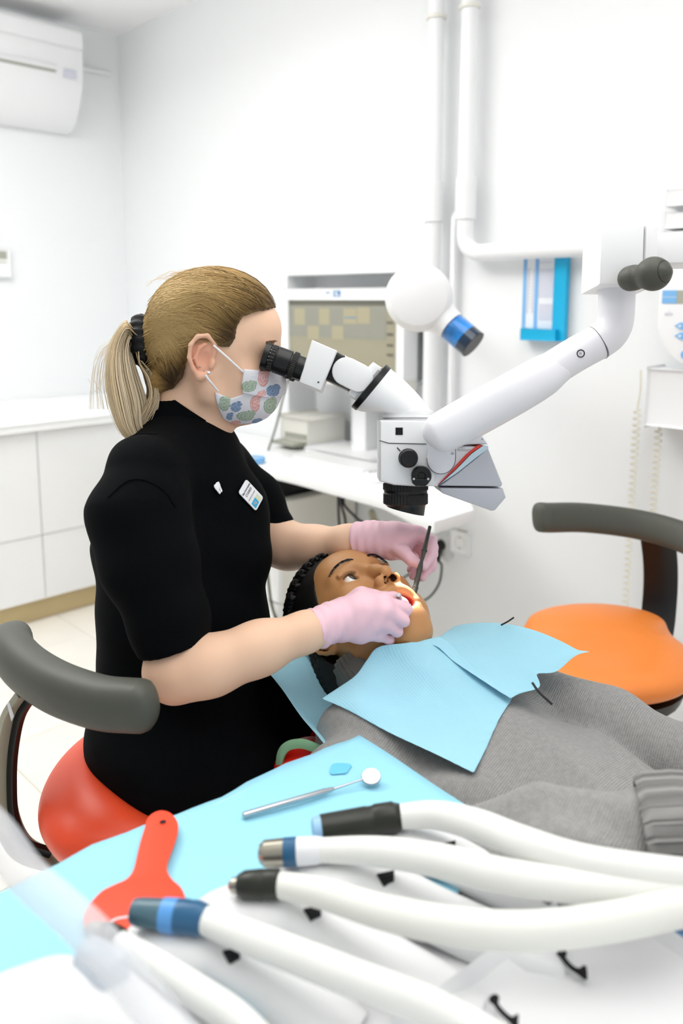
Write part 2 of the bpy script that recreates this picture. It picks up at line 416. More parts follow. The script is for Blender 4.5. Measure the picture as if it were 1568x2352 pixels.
# ---- base cabinets along the left wall, their worktop and the tiled plinth
for k, (w0, w1, lab) in enumerate(((.02, .289, 'narrow white base cabinet in the corner of the left wall, mostly hidden behind the dentist'),
        (.292, .889, 'white base cabinet left of the dentist, directly behind the black tunic'), (.892, 1.49, 'white base cabinet at the left edge of the picture'))):
    t = thing('base_cabinet', lab, 'cabinet', RW(.6, (w0 + w1) / 2, .1), 'white base cabinets along the left wall')
    rbox('body', .02, .77, w0, w1, .101, .82, 'white_lacquer', t, .002)
    rbox('drawer_front', .772, .79, w0 + .002, w1 - .002, .103, .374, 'white_lacquer', t, .002)
    rbox('door', .772, .79, w0 + .002, w1 - .002, .380, .818, 'white_lacquer', t, .002)
tag(rbox('worktop', .005, .81, .005, 1.5, .821, .85, 'white_lacquer', None, .004), 'long white worktop on the cabinets along the left wall', 'worktop')
pl = structure(rbox('baseboard_left', .70, .742, .005, 1.5, 0.002, .1, 'grout', None, 0))
for w0 in (-.02, .28, .88):
    rbox('tile', .743, .752, max(w0, .006) + .001, min(w0 + .599, 1.5), 0.002, .0995, 'beige_tile', pl, .001)
# ---- split air conditioner high on the left wall
ac = thing('air_conditioner', 'white split air conditioner high on the left wall', 'air conditioner', RW(0.1, .7, 2.2))
sec = [(.002, 2.63), (.17, 2.63), (.195, 2.6), (.2, 2.56), (.2, 2.44), (.185, 2.36), (.15, 2.27), (.10, 2.2), (.05, 2.17), (.002, 2.165)]
prism('casing', [RW(u, .3, z) for u, z in sec], -RY * .85, 'white_plastic', ac, .008)
rbox('front_panel', .198, .206, .305, 1.145, 2.528, 2.6, 'white_plastic', ac, .003)
rbox('louvre', .185, .205, .44, 1.12, 2.415, 2.43, 'white_plastic', ac, .004)
rbox('air_slot', .17, .2005, .44, 1.12, 2.402, 2.413, 'grey_print', ac, 0)
rbox('display', .19, .201, .34, .4, 2.39, 2.425, 'pale_print', ac, .002)
tag(tube('cable_duct', [RW(.012, .298, 2.50), RW(.012, .2, 2.50), RW(.012, .06, 2.50)], .011, 'white_plastic', seg=8), 'thin white cable duct running from the air conditioner to the corner', 'cable duct')
th = thing('thermostat', 'small white thermostat with a grey display on the left wall', 'thermostat', RW(.01, .68, 1.46))
rbox('body', .001, .025, .64, .76, 1.455, 1.59, 'white_plastic', th, .004); rbox('display', .0255, .0275, .655, .745, 1.54, 1.575, 'grey_print', th, .001)
rbox('status_light', .0255, .0275, .655, .745, 1.522, 1.526, 'screen_tan', th, 0)
# ---- wall pipes
def wall_pipe(name, lab, pts, r, ribs=None, flange=None):
    t = thing(name, lab, 'pipe', pts[0], 'white pipes on the back wall')
    tube('pipe_run', pts, r, 'white_plastic', t, 20)
    if ribs:
        u, w, z0, z1, rr = ribs; prof = [(0, rr)]; n = 13; st = (z1 - z0) / n
        for k in range(n): prof += [(k * st + st * .15, rr + .0012), (k * st + st * .6, rr + .0012), (k * st + st * .7, rr), (k * st + st, rr)]
        lathe('ribbed_coupling', RW(u, w, z0), (0, 0, 1), prof, 'white_plastic', t, 28)
    if flange: u, w, z = flange; lathe('flange', RW(u, w, z), (0, 0, 1), [(0, .034), (.012, .034), (.014, .028)], 'off_white', t, 28)
    return t
wall_pipe('wall_pipe', 'left straight white pipe with ribbed coupling on the back wall', [RW(2.175, .06, z) for z in np.linspace(.72, 2.69, 6)], .027, (2.175, .06, 1.61, 1.745, .033), (2.175, .06, 2.265))
bend = [RW(2.312, .06, z) for z in (2.69, 2.2, 1.8, 1.62)] + [RW(2.312 + .06 * (1 - math.cos(a)), .06, 1.56 - .06 * math.sin(a)) for a in np.linspace(0, math.pi / 2, 8)] + [RW(u, .06, 1.5) for u in np.linspace(2.45, 3.3, 5)]
wall_pipe('wall_pipe', 'white pipe that bends to run sideways along the back wall', bend, .0275, (2.312, .06, 1.61, 1.745, .033), (2.312, .06, 2.265))
wall_pipe('wall_pipe', 'thin white pipe between the two thicker pipes', [RW(2.243, .03, z) for z in (.74, 1.0, 1.3, 1.62)] + [RW(2.243, .02, 1.635), RW(2.243, .002, 1.637)], .011)
# ---- document holder on the wall
dh = thing('document_holder', 'bright blue and clear document holder with printed sheets on the wall', 'document holder', PW(1245, 785, .02))
def wq(x0, y0, x1, y1, w): a = PW(x0, y0, w); b = PW(x1, y1, w); ua, _, za = uwz(a); ub, _, zb = uwz(b); return ua, ub, zb, za
def wrect(name, x0, y0, x1, y1, w0, w1, m, par, bev=.001):
    ua, ub, z0, z1 = wq(x0, y0, x1, y1, w1); return rbox(name, ua, ub, w0, w1, z0, z1, m, par, bev)
wrect('back_plate', 1203, 588, 1295, 780, .001, .01, 'paper_white', dh)
wrect('blue_upright', 1274, 588, 1294, 784, .01, .03, 'cyan_plastic', dh)
wrect('blue_ledge', 1195, 755, 1274, 784, .01, .045, 'cyan_plastic', dh)
wrect('edge_strip', 1203, 590, 1205, 756, .0125, .0132, 'blue_print', dh, 0); wrect('edge_strip', 1230, 589, 1232, 756, .0125, .0132, 'blue_print', dh, 0)
sh = wrect('printed_sheet', 1234, 592, 1273, 753, .0105, .012, 'paper_white', dh, 0)
for y0, y1 in ((602, 603), (618, 684), (698, 736), (746, 747)): wrect('text_block', 1238, y0, 1268, y1, .0125, .013, 'pale_print', sh, 0)
sh = wrect('printed_sheet', 1206, 592, 1229, 753, .0105, .012, 'paper_white', dh, 0)
for x in (1208, 1223): wrect('text_block', x, 618, x + 4, 720, .0125, .013, 'pale_print', sh, 0)
for k in range(12): wrect('print_dot', 1216, 617 + k * 8, 1218, 619 + k * 8, .0125, .013, 'grey_print', sh, 0)
# ---- desk with pedestal
tag(prism('desk_top', [RW(u, w, .70) for u, w in ((.83, .003), (2.10, .003), (2.35, .10), (2.61, .38), (2.61, .565), (2.52, .54), (2.33, .472), (1.9, .445), (.83, .445))], V(0, 0, .036), 'white_lacquer', None, .004), 'white desk top below the monitor along the back wall', 'desk')
dp = thing('drawer_pedestal', 'white drawer pedestal under the desk behind the dentist', 'drawer unit', RW(1.6, .2, 0))
rbox('body', 1.44, 1.76, .02, .40, .002, .60, 'off_white', dp, .004)
for z in (.03, .22, .41): rbox('drawer', 1.445, 1.755, .401, .417, z, z + .18, 'white_lacquer', dp, .003)
cu = thing('dark_gap_block', 'added black block for the dark gap between pedestal and desk top, behind the name badge', 'gap block', RW(1.58, .2, .601))  # added block, stands in for the shaded gap under the desk top
rbox('case', 1.47, 1.69, .05, .37, .606, .69, 'black_plastic', cu, .006); rbox('gap_front', 1.48, 1.68, .371, .378, .612, .684, 'dark_metal', cu, .002)
for a_ in (1.49, 1.65):
    for b_ in (.07, .33): rbox('foot', a_, a_ + .02, b_, b_ + .02, .6005, .6065, 'black_rubber', cu, 0)
# ---- monitor in the wall niche
mo = thing('monitor', 'white framed computer monitor standing in the wall niche', 'monitor', RW(1.75, .04, .736))
ua, ub, z0, z1 = 1.425, 2.085, 1.02, 1.391
A0, A1, B0, B1 = *[1.456, 2.048], *[1.058, 1.345]
def mrect(name, x0, y0, x1, y1, w1, m, par, w0=.095):
    a, b, c, d = wq(x0, y0, x1, y1, w1); a = max(a, A0); b = min(b, A1); return rbox(name, a, b, w0, w1, c, d, m, par, 0)
for nm, q in (('bezel_top', (ua, ub, B1, z1)), ('bezel_bottom', (ua, ub, z0, B0)), ('bezel_side', (ua, A0, B0, B1)), ('bezel_side', (A1, ub, B0, B1))):
    rbox(nm, q[0], q[1], .03, .1, q[2], q[3], 'off_white' if 'bottom' in nm else 'white_plastic', mo, .003)
rbox('rear_shell', ua + .03, ub - .03, -.06, .03, z0 + .03, z1 - .03, 'white_plastic', mo, .02)
sc = rbox('screen', A0, A1, .05, .094, B0, B1, 'screen_off', mo, 0)
mrect('screen_window', 664, 692, 886, 782, .0952, 'screen_grey', sc, .0945)
mrect('screen_toolbar', 663, 690, 890, 703, .0954, 'screen_dark', sc, .0945)
for (x, y, w, h) in ((676, 708, 24, 38), (732, 708, 24, 38), (788, 708, 30, 36), (820, 706, 29, 38), (706, 748, 26, 32), (762, 748, 26, 32)):
    mrect('screen_field', x, y, x + w, y + h, .0958, 'screen_tan', sc, .0953)
mrect('screen_field', 790, 728, 817, 731, .0962, 'logo_blue', sc, .0957)
for y in (738, 765, 790, 812): mrect('screen_field', 888, y, 902, y + 7, .0958, 'screen_dark', sc, .0945)
lg = wrect('logo', 765, 668, 781, 682, .1, .1015, 'logo_blue', mo, 0)
wrect('logo_mark', 768, 671, 775, 675, .1012, .102, 'paper_white', lg, 0); wrect('logo_mark', 768, 677, 779, 680, .1012, .102, 'paper_white', lg, 0)
wrect('maker_mark', 748, 671, 757, 674, .1, .1008, 'logo_blue', mo, 0)
rbox('stand', 1.72, 1.80, -.06, -.01, .751, 1.03, 'white_plastic', mo, .01); rbox('stand_foot', 1.58, 1.94, -.1, .12, .737, .752, 'white_plastic', mo, .006)
pr = thing('printer', 'low pale grey printer in the niche below the monitor', 'printer', RW(1.6, .1, .737))
rbox('body', 1.40, 1.66 - .09, -.1, .09, .737, .86, 'off_white', pr, .012); rbox('paper_slot', 1.42, 1.55, .088, .0925, .775, .795, 'grey_print', pr, .002)
rbox('output_tray', 1.42, 1.55, .09, .16, .755, .765, 'grey_print', pr, .003)
kb = thing('keyboard', 'flat white keyboard lying on the desk under the microscope', 'keyboard', PZ(790, 1068, .737))
kc = PZ(775, 1062, .74); u, w, _ = uwz(kc)
rbox('base', u - .2, u + .2, w - .065, w + .065, .7355, .745, 'white_plastic', kb, .004)
for i in range(14):
    for j in range(5): rbox('key', u - .192 + i * .0275, u - .192 + i * .0275 + .025, w - .058 + j * .0235, w - .058 + j * .0235 + .021, .745, .749, 'white_lacquer', kb, 0)
ms = thing('computer_mouse', 'white computer mouse beside the keyboard', 'mouse', PZ(850, 1105, .736)); c = PZ(850, 1105, .736)
f = Field(c - .08, c + .08, .003); f.ell(c + V(0, 0, .002), (.05, .032, .028), np.stack([RX, -RY, V(0, 0, 1)], 1)); f.plane(c + V(0, 0, 0.0005), (0, 0, -1)); v_, f_ = f.march(1); mesh_obj('shell', v_, f_, 'white_plastic', ms)
tube('wheel', [c + V(-.004, 0, .03), c + V(.004, 0, .03)], .004, 'grey_print', ms, 10)
c = PZ(585, 1049, .76)
bl = thing('tape_dispenser', 'small pale blue tape roll on the desk behind the dentist', 'tape roll', c - V(0, 0, .024))
lathe('roll', c - V(0, 0, .022), (0, 0, 1), [(0, .02), (0, .038), (.02, .04), (.022, .038), (.022, .02), (0, .02)], 'blue_print', bl); lathe('core', c - V(0, 0, .0225), (0, 0, 1), [(0, .017), (0, .0195), (.02, .0195), (.02, .017), (0, .017)], 'paper_white', bl)
# ---- cables, plug and sockets
def cable(name, lab, pts, r, m, cat='cable', group=None):
    return tag(tube(name, spline(pts, 10 * len(pts)), r, m, seg=8), lab, cat, group)
cable('cable', 'olive cable falling from the monitor down to the desk', [PW(668, 850, .13), PW(652, 905, .13), PW(635, 975, .14), PZ(616, 1034, .742)], .004, 'cable_olive')
for k, (x, x2) in enumerate(((776, 781), (783, 795), (790, 822))):
    cable('cable', ('leftmost', 'middle', 'rightmost')[k] + ' dark cable hanging below the desk beside the pedestal', [PW(x, 1135, .2), PW(x + 1, 1160, .2), PW(x2 - 3, 1190, .2), PW(x2 + 22 * (k == 2), 1230 - 12 * (k == 2), .2), PW(x2 + 4 + 30 * (k == 2), 1330, .1)], .005, 'cable_black')
cable('cable', 'pale cable hanging between the dentist and the braided hair', [PW(612, 1270, .45), PW(616, 1330, .45), PW(624, 1390, .45), PW(640, 1440, .4)], .0055, 'cable_olive')
cc = PW(858, 1190, .12); co = thing('cable_coil', 'bundled coil of pale cable under the desk', 'cable', cc - V(0, 0, .04))
for k in range(5):
    a = np.linspace(0, 2 * np.pi, 29); rr = .028 + .004 * math.sin(k * 2.1); ax = unit(V(.35 + .1 * k, .2 - .12 * k, .2)); u1 = unit(np.cross(ax, V(0, 0, 1))); u2 = np.cross(ax, u1)
    tube('cable_loop', [cc + rr * (math.cos(t) * u1 * .7 + math.sin(t) * u2) for t in a], .0048, 'cable_coil', co, 6)
lathe('tie', cc - .006 * CXV, (1, 0, .2), [(0, .013), (.012, .013)], 'cable_black', co, 12)
def socket(px, py, lab):
    p = PW(px, py, .001); u, w, z = uwz(p); s = thing('wall_socket', lab, 'socket', p, 'wall sockets under the desk')
    rbox('plate', u - .04, u + .04, .001, .012, z - .04, z + .04, 'white_plastic', s, .006)
    lathe('insert', RW(u, .0115, z), -RY, [(0, .024), (.003, .024), (.003, .021), (-.006, .019)], 'off_white', s, 24)
    for du in (-.009, .009): lathe('pin_hole', RW(u + du, .0065, z), -RY, [(0, .003), (.0006, .003)], 'gap_dark', s, 10)
    for dz in (-.02, .02): rbox('earth_clip', u - .004, u + .004, .011, .016, z + dz - .002, z + dz + .002, 'steel', s, 0)
    return u, z
su, sz = socket(1018, 1250, 'white wall socket with the black plug in it'); socket(1060, 1245, 'empty white wall socket beside the black plug')
rbox_l = tag(rbox('socket_label', *[uwz(PW(1050, 1222, .002))[0], uwz(PW(1072, 1222, .002))[0]], .001, .003, uwz(PW(1060, 1225, .002))[2], uwz(PW(1060, 1218, .002))[2], 'screen_tan', None, 0), 'tiny tan sticker on the wall above the empty socket', 'sticker')
pg = thing('power_plug', 'black angled power plug with its cord in the wall socket', 'plug', RW(su, .03, sz - .03))
pth = [RW(su, .03, sz + .012), RW(su, .035, sz), RW(su, .032, sz - .03), RW(su - .002, .026, sz - .06)]
tube('plug_body', spline(pth, 16), np.interp(np.linspace(0, 1, 16), [0, .15, .4, .7, 1], [.008, .02, .02, .012, .006]), 'black_rubber', pg, 14)
lathe('plug_face', RW(su, .013, sz), -RY, [(0, .019), (.016, .019), (.024, .014)], 'black_rubber', pg, 20)
tube('cord', spline([pth[-1], PW(1014, 1300, .05), PW(1008, 1340, .08), PW(985, 1372, .1), PW(950, 1388, .12), PW(900, 1395, .15)], 40), .004, 'cable_black', pg, 8)
cable('cable', 'short dark cable behind the upper gloved hand', [PW(955, 1305, .1), PW(940, 1318, .1), PW(925, 1328, .1), PW(900, 1345, .1)], .004, 'cable_olive')
# ---- x-ray control unit on the wall at the right, spiral cords
xr = thing('wall_unit', 'white wall unit with blue buttons at the right edge', 'control unit', RW(3.1, .05, 1.0))
ua, ub, za, zb = 3.0, 3.42, 1.165, 1.47
pnl = [(ua, zb), (ub, zb), (ub, za)] + [(ua + .13 - .13 * math.sin(t), za + .13 - .13 * math.cos(t)) for t in np.linspace(0, math.pi / 2, 9)]
prism('panel', [RW(u, .002, z) for u, z in pnl], -RY * .098, 'white_plastic', xr, .006)
rbox('lower_box', 2.985, 3.42, .002, .1, 1.0, 1.158, 'white_plastic', xr, .008)
for z in (1.49, 1.54, 1.6): rbox('cable_channel', 2.985, 3.42, .002, .05, z, z + .042, 'white_lacquer', xr, .002)
wrect('button_pad', 1521, 667, 1553, 697, .1, .1022, 'blue_print', xr, 0); wrect('button_pad', 1554, 667, 1600, 697, .1, .1022, 'grey_print', xr, 0)
wrect('button_line', 1521, 682, 1553, 683, .1022, .103, 'paper_white', xr, 0)
text('panel_lettering', 'nlo', PW(1535, 721, .101), RX, V(0, 0, 1), .018, 'pale_print', xr)
for x, y in ((1568, 749), (1568, 772)):
    c = PW(x, y, .101); prism('button', [c + RX * a + V(0, 0, b) for a, b in ((-.022, 0), (-.008, .009), (.02, .012), (.02, -.012), (-.008, -.008))], -RY * .003, 'blue_print', xr, 0)
    prism('button_print', [c - RY * .003 + RX * a + V(0, 0, b) for a, b in ((-.013, 0), (-.006, .004), (-.003, 0), (-.008, -.004))], -RY * .0006, 'paper_white', xr, 0)
lathe('button', PW(1574, 815, .101), -RY, [(0, .012), (.003, .012)], 'blue_print', xr, 20)
def spiral(lab, top, a, b, turns, w, r=.010):
    t = thing('spiral_cord', lab, 'cord', PW(*b, w), 'cream spiral cords on the wall')
    pa, pb, pt = PW(*a, w), PW(*b, w), PW(*top, w)
    tube('straight_end', spline([pt, pt * .5 + pa * .5 + RX * .004, pa], 8), .003, 'cable_cream', t, 8)
    n = turns * 12; tt = np.linspace(0, 1, n)
    pts = [pa * (1 - s) + pb * s + r * (math.cos(2 * math.pi * turns * s) * RX - math.sin(2 * math.pi * turns * s) * RY) for s in tt]
    tube('coil', pts, .0024, 'cable_cream', t, 6)
    return t
spiral('left cream spiral cord hanging behind the orange stool', (1471, 850), (1463, 940), (1432, 1430), 34, .04)
spiral('right cream spiral cord hanging from the wall box above the stool', (1518, 955), (1512, 985), (1492, 1260), 20, .06)
# ---- dental x-ray head on its wall arm
xh = thing('xray_head', 'round white dental x-ray head with a blue tube, beside the monitor', 'x-ray machine', P(965, 690, 2.28))
c = P(962, 685, 2.2); ax = unit(V(-.12, -1, .05))
lathe('housing', c + ax * -.10, ax, [(0, .04), (.01, .075), (.03, .088), (.13, .091), (.15, .087), (.165, .075), (.172, .05), (.174, 0)], 'white_plastic', xh, 48)
lathe('seam_ring', c + ax * -.025, ax, [(0, .0905), (.001, .0922), (.005, .0922), (.006, .0905)], 'off_white', xh, 48)
na = P(985, 705, 2.2); nb = P(1040, 752, 2.17); nd = unit(nb - na)
lathe('neck', na, nd, [(0, .06), (.03, .055), (.055, .046), (.07, .043), (.086, .0415)], 'white_plastic', xh, 32)
mat('blue_glass', '1C7FD0', .12, coat=.6, var=.5, vscale=22)
mat('navy_glass', '0B2A44', .12, coat=.6)
o = na + nd * .0865
lathe('blue_tube', o, nd, [(0, .0375), (.005, .0395), (.05, .0395)], 'blue_glass', xh, 40)
tb = lathe('tube_end', o + nd * .05, nd, [(0, .0395), (.028, .0395), (.028, .035), (.005, .034)], 'navy_glass', xh, 40)
lathe('tube_lip', o + nd * .0775, nd, [(0, .0345), (0, .0398), (.002, .0398), (.002, .0345)], 'black_plastic', tb, 40)
tube('arm', spline([c - ax * .08, c - ax * .16 + V(.04, 0, -.02), PW(985, 700, .2), PW(985, 700, .035)], 20), .026, 'white_plastic', xh, 16)
rbox('wall_bracket', uwz(PW(985, 700, .01))[0] - .05, uwz(PW(985, 700, .01))[0] + .05, .002, .036, uwz(PW(985, 700, .01))[2] - .07, uwz(PW(985, 700, .01))[2] + .07, 'white_plastic', xh, .008)
# ================================================================== operating microscope
def loft(name, rings, m, parent=None, sharp=40, cap=True):
    n = len(rings[0]); vs = np.vstack(rings); fs = []
    for i in range(len(rings) - 1):
        for k in range(n): fs.append((i * n + k, i * n + (k + 1) % n, (i + 1) * n + (k + 1) % n, (i + 1) * n + k))
    if cap: fs += [tuple(range(n))[::-1], tuple(range((len(rings) - 1) * n, len(rings) * n))]
    return mesh_obj(name, vs, fs, m, parent, True, sharp=sharp)
def ring(c, axis, r, n=40, r2=None, up=None):
    ax = unit(axis); u = unit(CF - ax * (ax @ CF)); w = np.cross(ax, u); r2 = r2 or r
    return np.array([c + r * math.cos(a) * w + r2 * math.sin(a) * u for a in np.linspace(0, 2 * math.pi, n, endpoint=False)])
def gear(name, c, axis, r, h, n, dr, m, parent):
    rings = []
    for z, s in ((0, .97), (h * .06, 1), (h * .94, 1), (h, .97)):
        ax = unit(axis); u = unit(CF - ax * (ax @ CF)); w = np.cross(ax, u); pts = []
        for k in range(n * 4):
            a = 2 * math.pi * k / (n * 4); rr = (r - (dr if k % 4 in (2, 3) else 0)) * s
            pts.append(c + ax * z + rr * (math.cos(a) * w + math.sin(a) * u))
        rings.append(np.array(pts))
    return loft(name, rings, m, parent, sharp=25)
def img(dx, dy): return CXV * dx - CU * dy            # direction as seen in the picture plane
mic = thing('operating_microscope', 'white operating microscope with black eyepieces on a swinging arm', 'microscope', P(932, 1182, 1.255))
D = 1.255; mm = D / FPX
slab('body', [(872, 965), (1000, 966), (1000, 1117), (960, 1118), (905, 1115), (872, 1106)], D - .05, .10, 'white_plastic', mic, .006)
for a, b in (((871, 1012), (893, 1018)), ((893, 1018), (979, 1020))):
    tube('seam', [P(*a, D - .0505), P(*b, D - .0505)], .0006, 'line_dark', mic, 6)
slab('port', [(908, 982), (925, 982), (925, 999), (908, 999)], D - .0513, .006, 'glass_dark', mic, .001)
tube('index_mark', [P(911.5, 1028, D - .0505), P(919, 1036, D - .0505)], .0008, 'line_dark', mic, 6)
# flange and sloping head
ctr = P(937, 958, D)
lathe('top_flange', ctr, -CU, [(-.010, .0385), (-.009, .0392), (-.0045, .0392), (-.004, .0388), (-.0035, .0392), (.001, .0392), (.003, .037), (.009, .037)], 'white_plastic', mic, 48)
tube('seam', ring(ctr - CU * .0016, CU, .0393), .0004, 'line_dark', mic, 5)
pl_c = P(852, 890, D); pl_ax = unit(img(.77, .64))
rings = []
for s in np.linspace(0, 1, 9):
    c = P(858 + (937 - 858) * s, 894 + (950 - 894) * (s ** .9) - 14 * math.sin(math.pi * s) * .2, D); ax = unit(pl_ax * (1 - s) + img(0, 1) * s)
    rings.append(ring(c, ax, .0415 + (.0388 - .0415) * s))
loft('inclined_head', rings, 'white_plastic', mic)
lathe('black_ring', pl_c - pl_ax * .0055, pl_ax, [(0, .0405), (.001, .043), (.0095, .043), (.0105, .0415)], 'black_plastic', mic, 48)
lathe('ring_screw', P(820, 930, D - .012) , -CF, [(0, .0022), (.003, .0022)], 'chrome', mic, 12)
slab('tube_mount', [(838, 850), (857, 831), (878, 845), (818, 918), (796, 904)], D - .028, .056, 'white_plastic', mic, .003)
slab('mount_plate', [(868, 848), (880, 850), (824, 921), (815, 914)], D - .03, .06, 'steel', mic, .001)
slab('tube_housing', [(755, 806), (770, 806), (838, 843), (846, 862), (842, 880), (800, 897), (748, 872), (744, 858)], D - .026, .05, 'black_plastic', mic, .004)
slab('housing_cover', [(790, 815), (838, 841), (842, 848), (836, 848), (796, 826)], D - .029, .06, 'white_plastic', mic, .001)
th_ = math.radians(27); sta = []
for a in np.linspace(-90, 90, 13): sta.append((24 + 33 * math.cos(math.radians(a)), 33 * math.sin(math.radians(a))))
for a in np.linspace(90, 270, 13): sta.append((-9 + 33 * math.cos(math.radians(a)), 33 * math.sin(math.radians(a))))
sta = [(803 + x * math.cos(th_) - y * math.sin(th_), 857 + x * math.sin(th_) + y * math.cos(th_)) for x, y in sta]
slab('side_cap', sta, D - .038, .012, 'white_plastic', mic, .003)
slab('side_cap', sta, D + .026, .012, 'white_plastic', mic, .003)
hb = [(716, 780), (774, 805), (736, 898), (686, 878)]
eb = slab('eyepiece_block', hb, D - .052, .104, 'white_plastic', mic, .004)
slab('release_tab', [(727, 893), (741, 871), (747, 873), (739, 893), (733, 898)], D - .03, .03, 'off_white', eb, .001)
lathe('block_screw', P(731, 878, D - .0522), -CF, [(0, .0014), (.0006, .0014)], 'line_dark', eb, 10)
ea, ee = P(702, 852, D), P(611, 820, D); ed = unit(ee - ea); EL = np.linalg.norm(ee - ea)
for s in (-.031, .031):
    o = ea + CF * s
    ep = lathe('eyepiece', o, ed, [(0, .0182), (.013, .0182), (.0135, .0195), (.022, .0195), (.0225, .018), (.0245, .018), (.025, .0208), (.046, .0208), (.047, .0192), (.0565, .0192), (.0575, .0215), (EL, .0222), (EL + .001, .0195), (EL - .006, .014), (EL - .007, 0)], 'black_plastic', mic, 40)
    gear('focus_ring', o + ed * .0145, ed, .0215, .0075, 42, .0006, 'black_rubber', ep)
    gear('dioptre_ring', o + ed * .048, ed, .0207, .0075, 24, .0009, 'black_rubber', ep)
    for k in range(5):
        a = -.9 + .3 * k; u = unit(CF - ed * (ed @ CF)); w = np.cross(ed, u)
        tube('scale_mark', [o + ed * .0558 + .0194 * (-math.cos(a) * u + math.sin(a) * w), o + ed * .0572 + .0194 * (-math.cos(a) * u + math.sin(a) * w)], .0006, 'paper_white', ep, 5)
    lathe('ocular_glass', o + ed * (EL - .0068), ed, [(0, .0135), (.001, .0135)], 'glass_dark', ep, 24)
# controls on the body
kn = lathe('zoom_knob', P(937, 1052, D - .05), -CF, [(0, .0145), (.004, .0145), (.005, .0135), (.016, .0132), (.018, .0115), (.0175, .009), (.0175, 0)], 'black_plastic', mic, 40)
gear('knob_grip', P(937, 1052, D - .056), -CF, .0138, .009, 40, .0005, 'black_rubber', kn)
fk = lathe('focus_knob', P(966, 1092, D - .05), -CF, [(0, .0148), (.012, .0148), (.014, .0135), (.014, .006), (.012, .005), (.012, 0)], 'black_plastic', mic, 36)
slab('knob_bracket', [(945, 1100), (987, 1100), (984, 1111), (977, 1117), (955, 1117), (948, 1111)], D - .068, .016, 'black_plastic', fk, .002)
for x in (950, 983): lathe('bracket_screw', P(x, 1100, D - .068), -CF, [(0, .0018), (.001, .0018)], 'chrome', fk, 10)
# objective
oc = P(931, 1110, D); od = -CU
gear('objective_ring', oc, od, .0352, .010, 44, .0011, 'black_rubber', mic)
lathe('objective_neck', oc + od * .010, od, [(0, .034), (.004, .0335), (.006, .0345)], 'black_plastic', mic, 40)
gear('objective_ring', oc + od * .0155, od, .0348, .0165, 44, .0011, 'black_rubber', mic)
rings = [ring(oc + od * .031, od, .0335), ring(oc + od * .034, od, .031)]
tilt = unit(od + .22 * img(1, 0)); e = ring(oc + od * .043, od, .029); e = np.array([p + od * (((p - oc) @ CXV) * .24) for p in e]); rings += [np.array([p - od * .002 for p in e]), e]
loft('lens_hood', rings, 'black_plastic', mic)
lathe('objective_lens', oc + od * .030, od, [(0, .026), (.002, .026)], 'glass_dark', mic, 32)
# side wing
slab('wing_core', [(990, 1024), (1098, 1025), (1010, 1112), (1006, 1117), (990, 1117)], D - .044, .088, 'cool_plastic', mic, .003)
slab('wing_top', [(1040, 1021), (1121, 1021), (1108, 1000), (1092, 1000)], D - .046, .09, 'cool_plastic', mic, .004)
lathe('wing_screw', P(1107, 1009, D - .0465), -CF, [(0, .0012), (.0006, .0012)], 'steel', mic, 10)
mat('red_stripe', 'E8473B', .35); mat('sky_stripe', 'D5EDF8', .3)
slab('red_stripe', [(1005, 1115), (1040, 1077), (1070, 1044), (1096, 1023), (1109, 1023), (1082, 1041), (1046, 1078)], D - .047, .092, 'red_stripe', mic, .001)
slab('pale_stripe', [(1007, 1115), (1047, 1079), (1083, 1042), (1110, 1023), (1121, 1024), (1122, 1031), (1095, 1050), (1050, 1086)], D - .0475, .093, 'sky_stripe', mic, .001)
slab('upper_shell', [(1010, 1116), (1051, 1087), (1096, 1051), (1121, 1030), (1154, 1112), (1151, 1118)], D - .049, .097, 'grey_shell', mic, .003)
slab('lower_shell', [(1010, 1121), (1155, 1122), (1162, 1143), (1137, 1172), (1129, 1174), (1018, 1134), (1011, 1127)], D - .049, .097, 'grey_shell', mic, .003)
u_ = [(983, 1021), (1046, 1021)] + [(1012 + 34 * math.cos(t) * (1 if math.cos(t) > 0 else .95), 1052 + 37 * math.sin(t)) for t in np.linspace(0, math.pi, 15)]
slab('joint_plate', u_, D - .0535, .01, 'cool_plastic', mic, .001)
for k in range(len(u_) - 2): tube('seam', [P(*u_[k + 1], D - .0535), P(*u_[(k + 2) % len(u_)], D - .0535)], .0004, 'line_dark', mic, 5)
lathe('joint_screw', P(1039, 1042, D - .0537), -CF, [(0, .0018), (.0008, .0018)], 'steel', mic, 12)
text('wing_lettering', 'LASS 1\nPRODUCT', P(1050, 1031, D - .0445), CXV, CU, .0042, 'grey_print', mic, 'LEFT', .0001)
# arm, elbow and column
A1 = 1.16
pts, rad = limb([(985, 1012, A1 + .02, 12), (990, 1008, A1 + .018, 30), (1004, 1000, A1 + .015, 44), (1025, 988, A1 + .012, 48), (1090, 953, A1 + .008, 50), (1180, 903, A1, 50), (1240, 868, A1, 48), (1268, 850, A1, 43), (1285, 841, A1, 38), (1292, 837, A1, 34)])
tube('swing_arm', spline(np.column_stack([pts, rad]), 40)[:, :3], spline(np.column_stack([pts, rad]), 40)[:, 3], 'cool_plastic', mic, 28, power=.85)
pts = spline([P(1270, 846, A1), P(1320, 815, A1), P(1371, 787, A1)], 12); tube('arm_tube', pts, 40.5 * A1 / FPX, 'cool_plastic', mic, 32)
lathe('arm_socket', P(1333, 812, A1 - 39.5 * A1 / FPX), -CF, [(-.004, .0058), (.0012, .0058), (.0012, .0045), (-.002, .004), (-.002, 0)], 'black_plastic', mic, 20)
lathe('socket_pin', P(1332, 812, A1 - 39 * A1 / FPX), -CF, [(-.002, .002), (.0012, .002)], 'chrome', mic, 12)
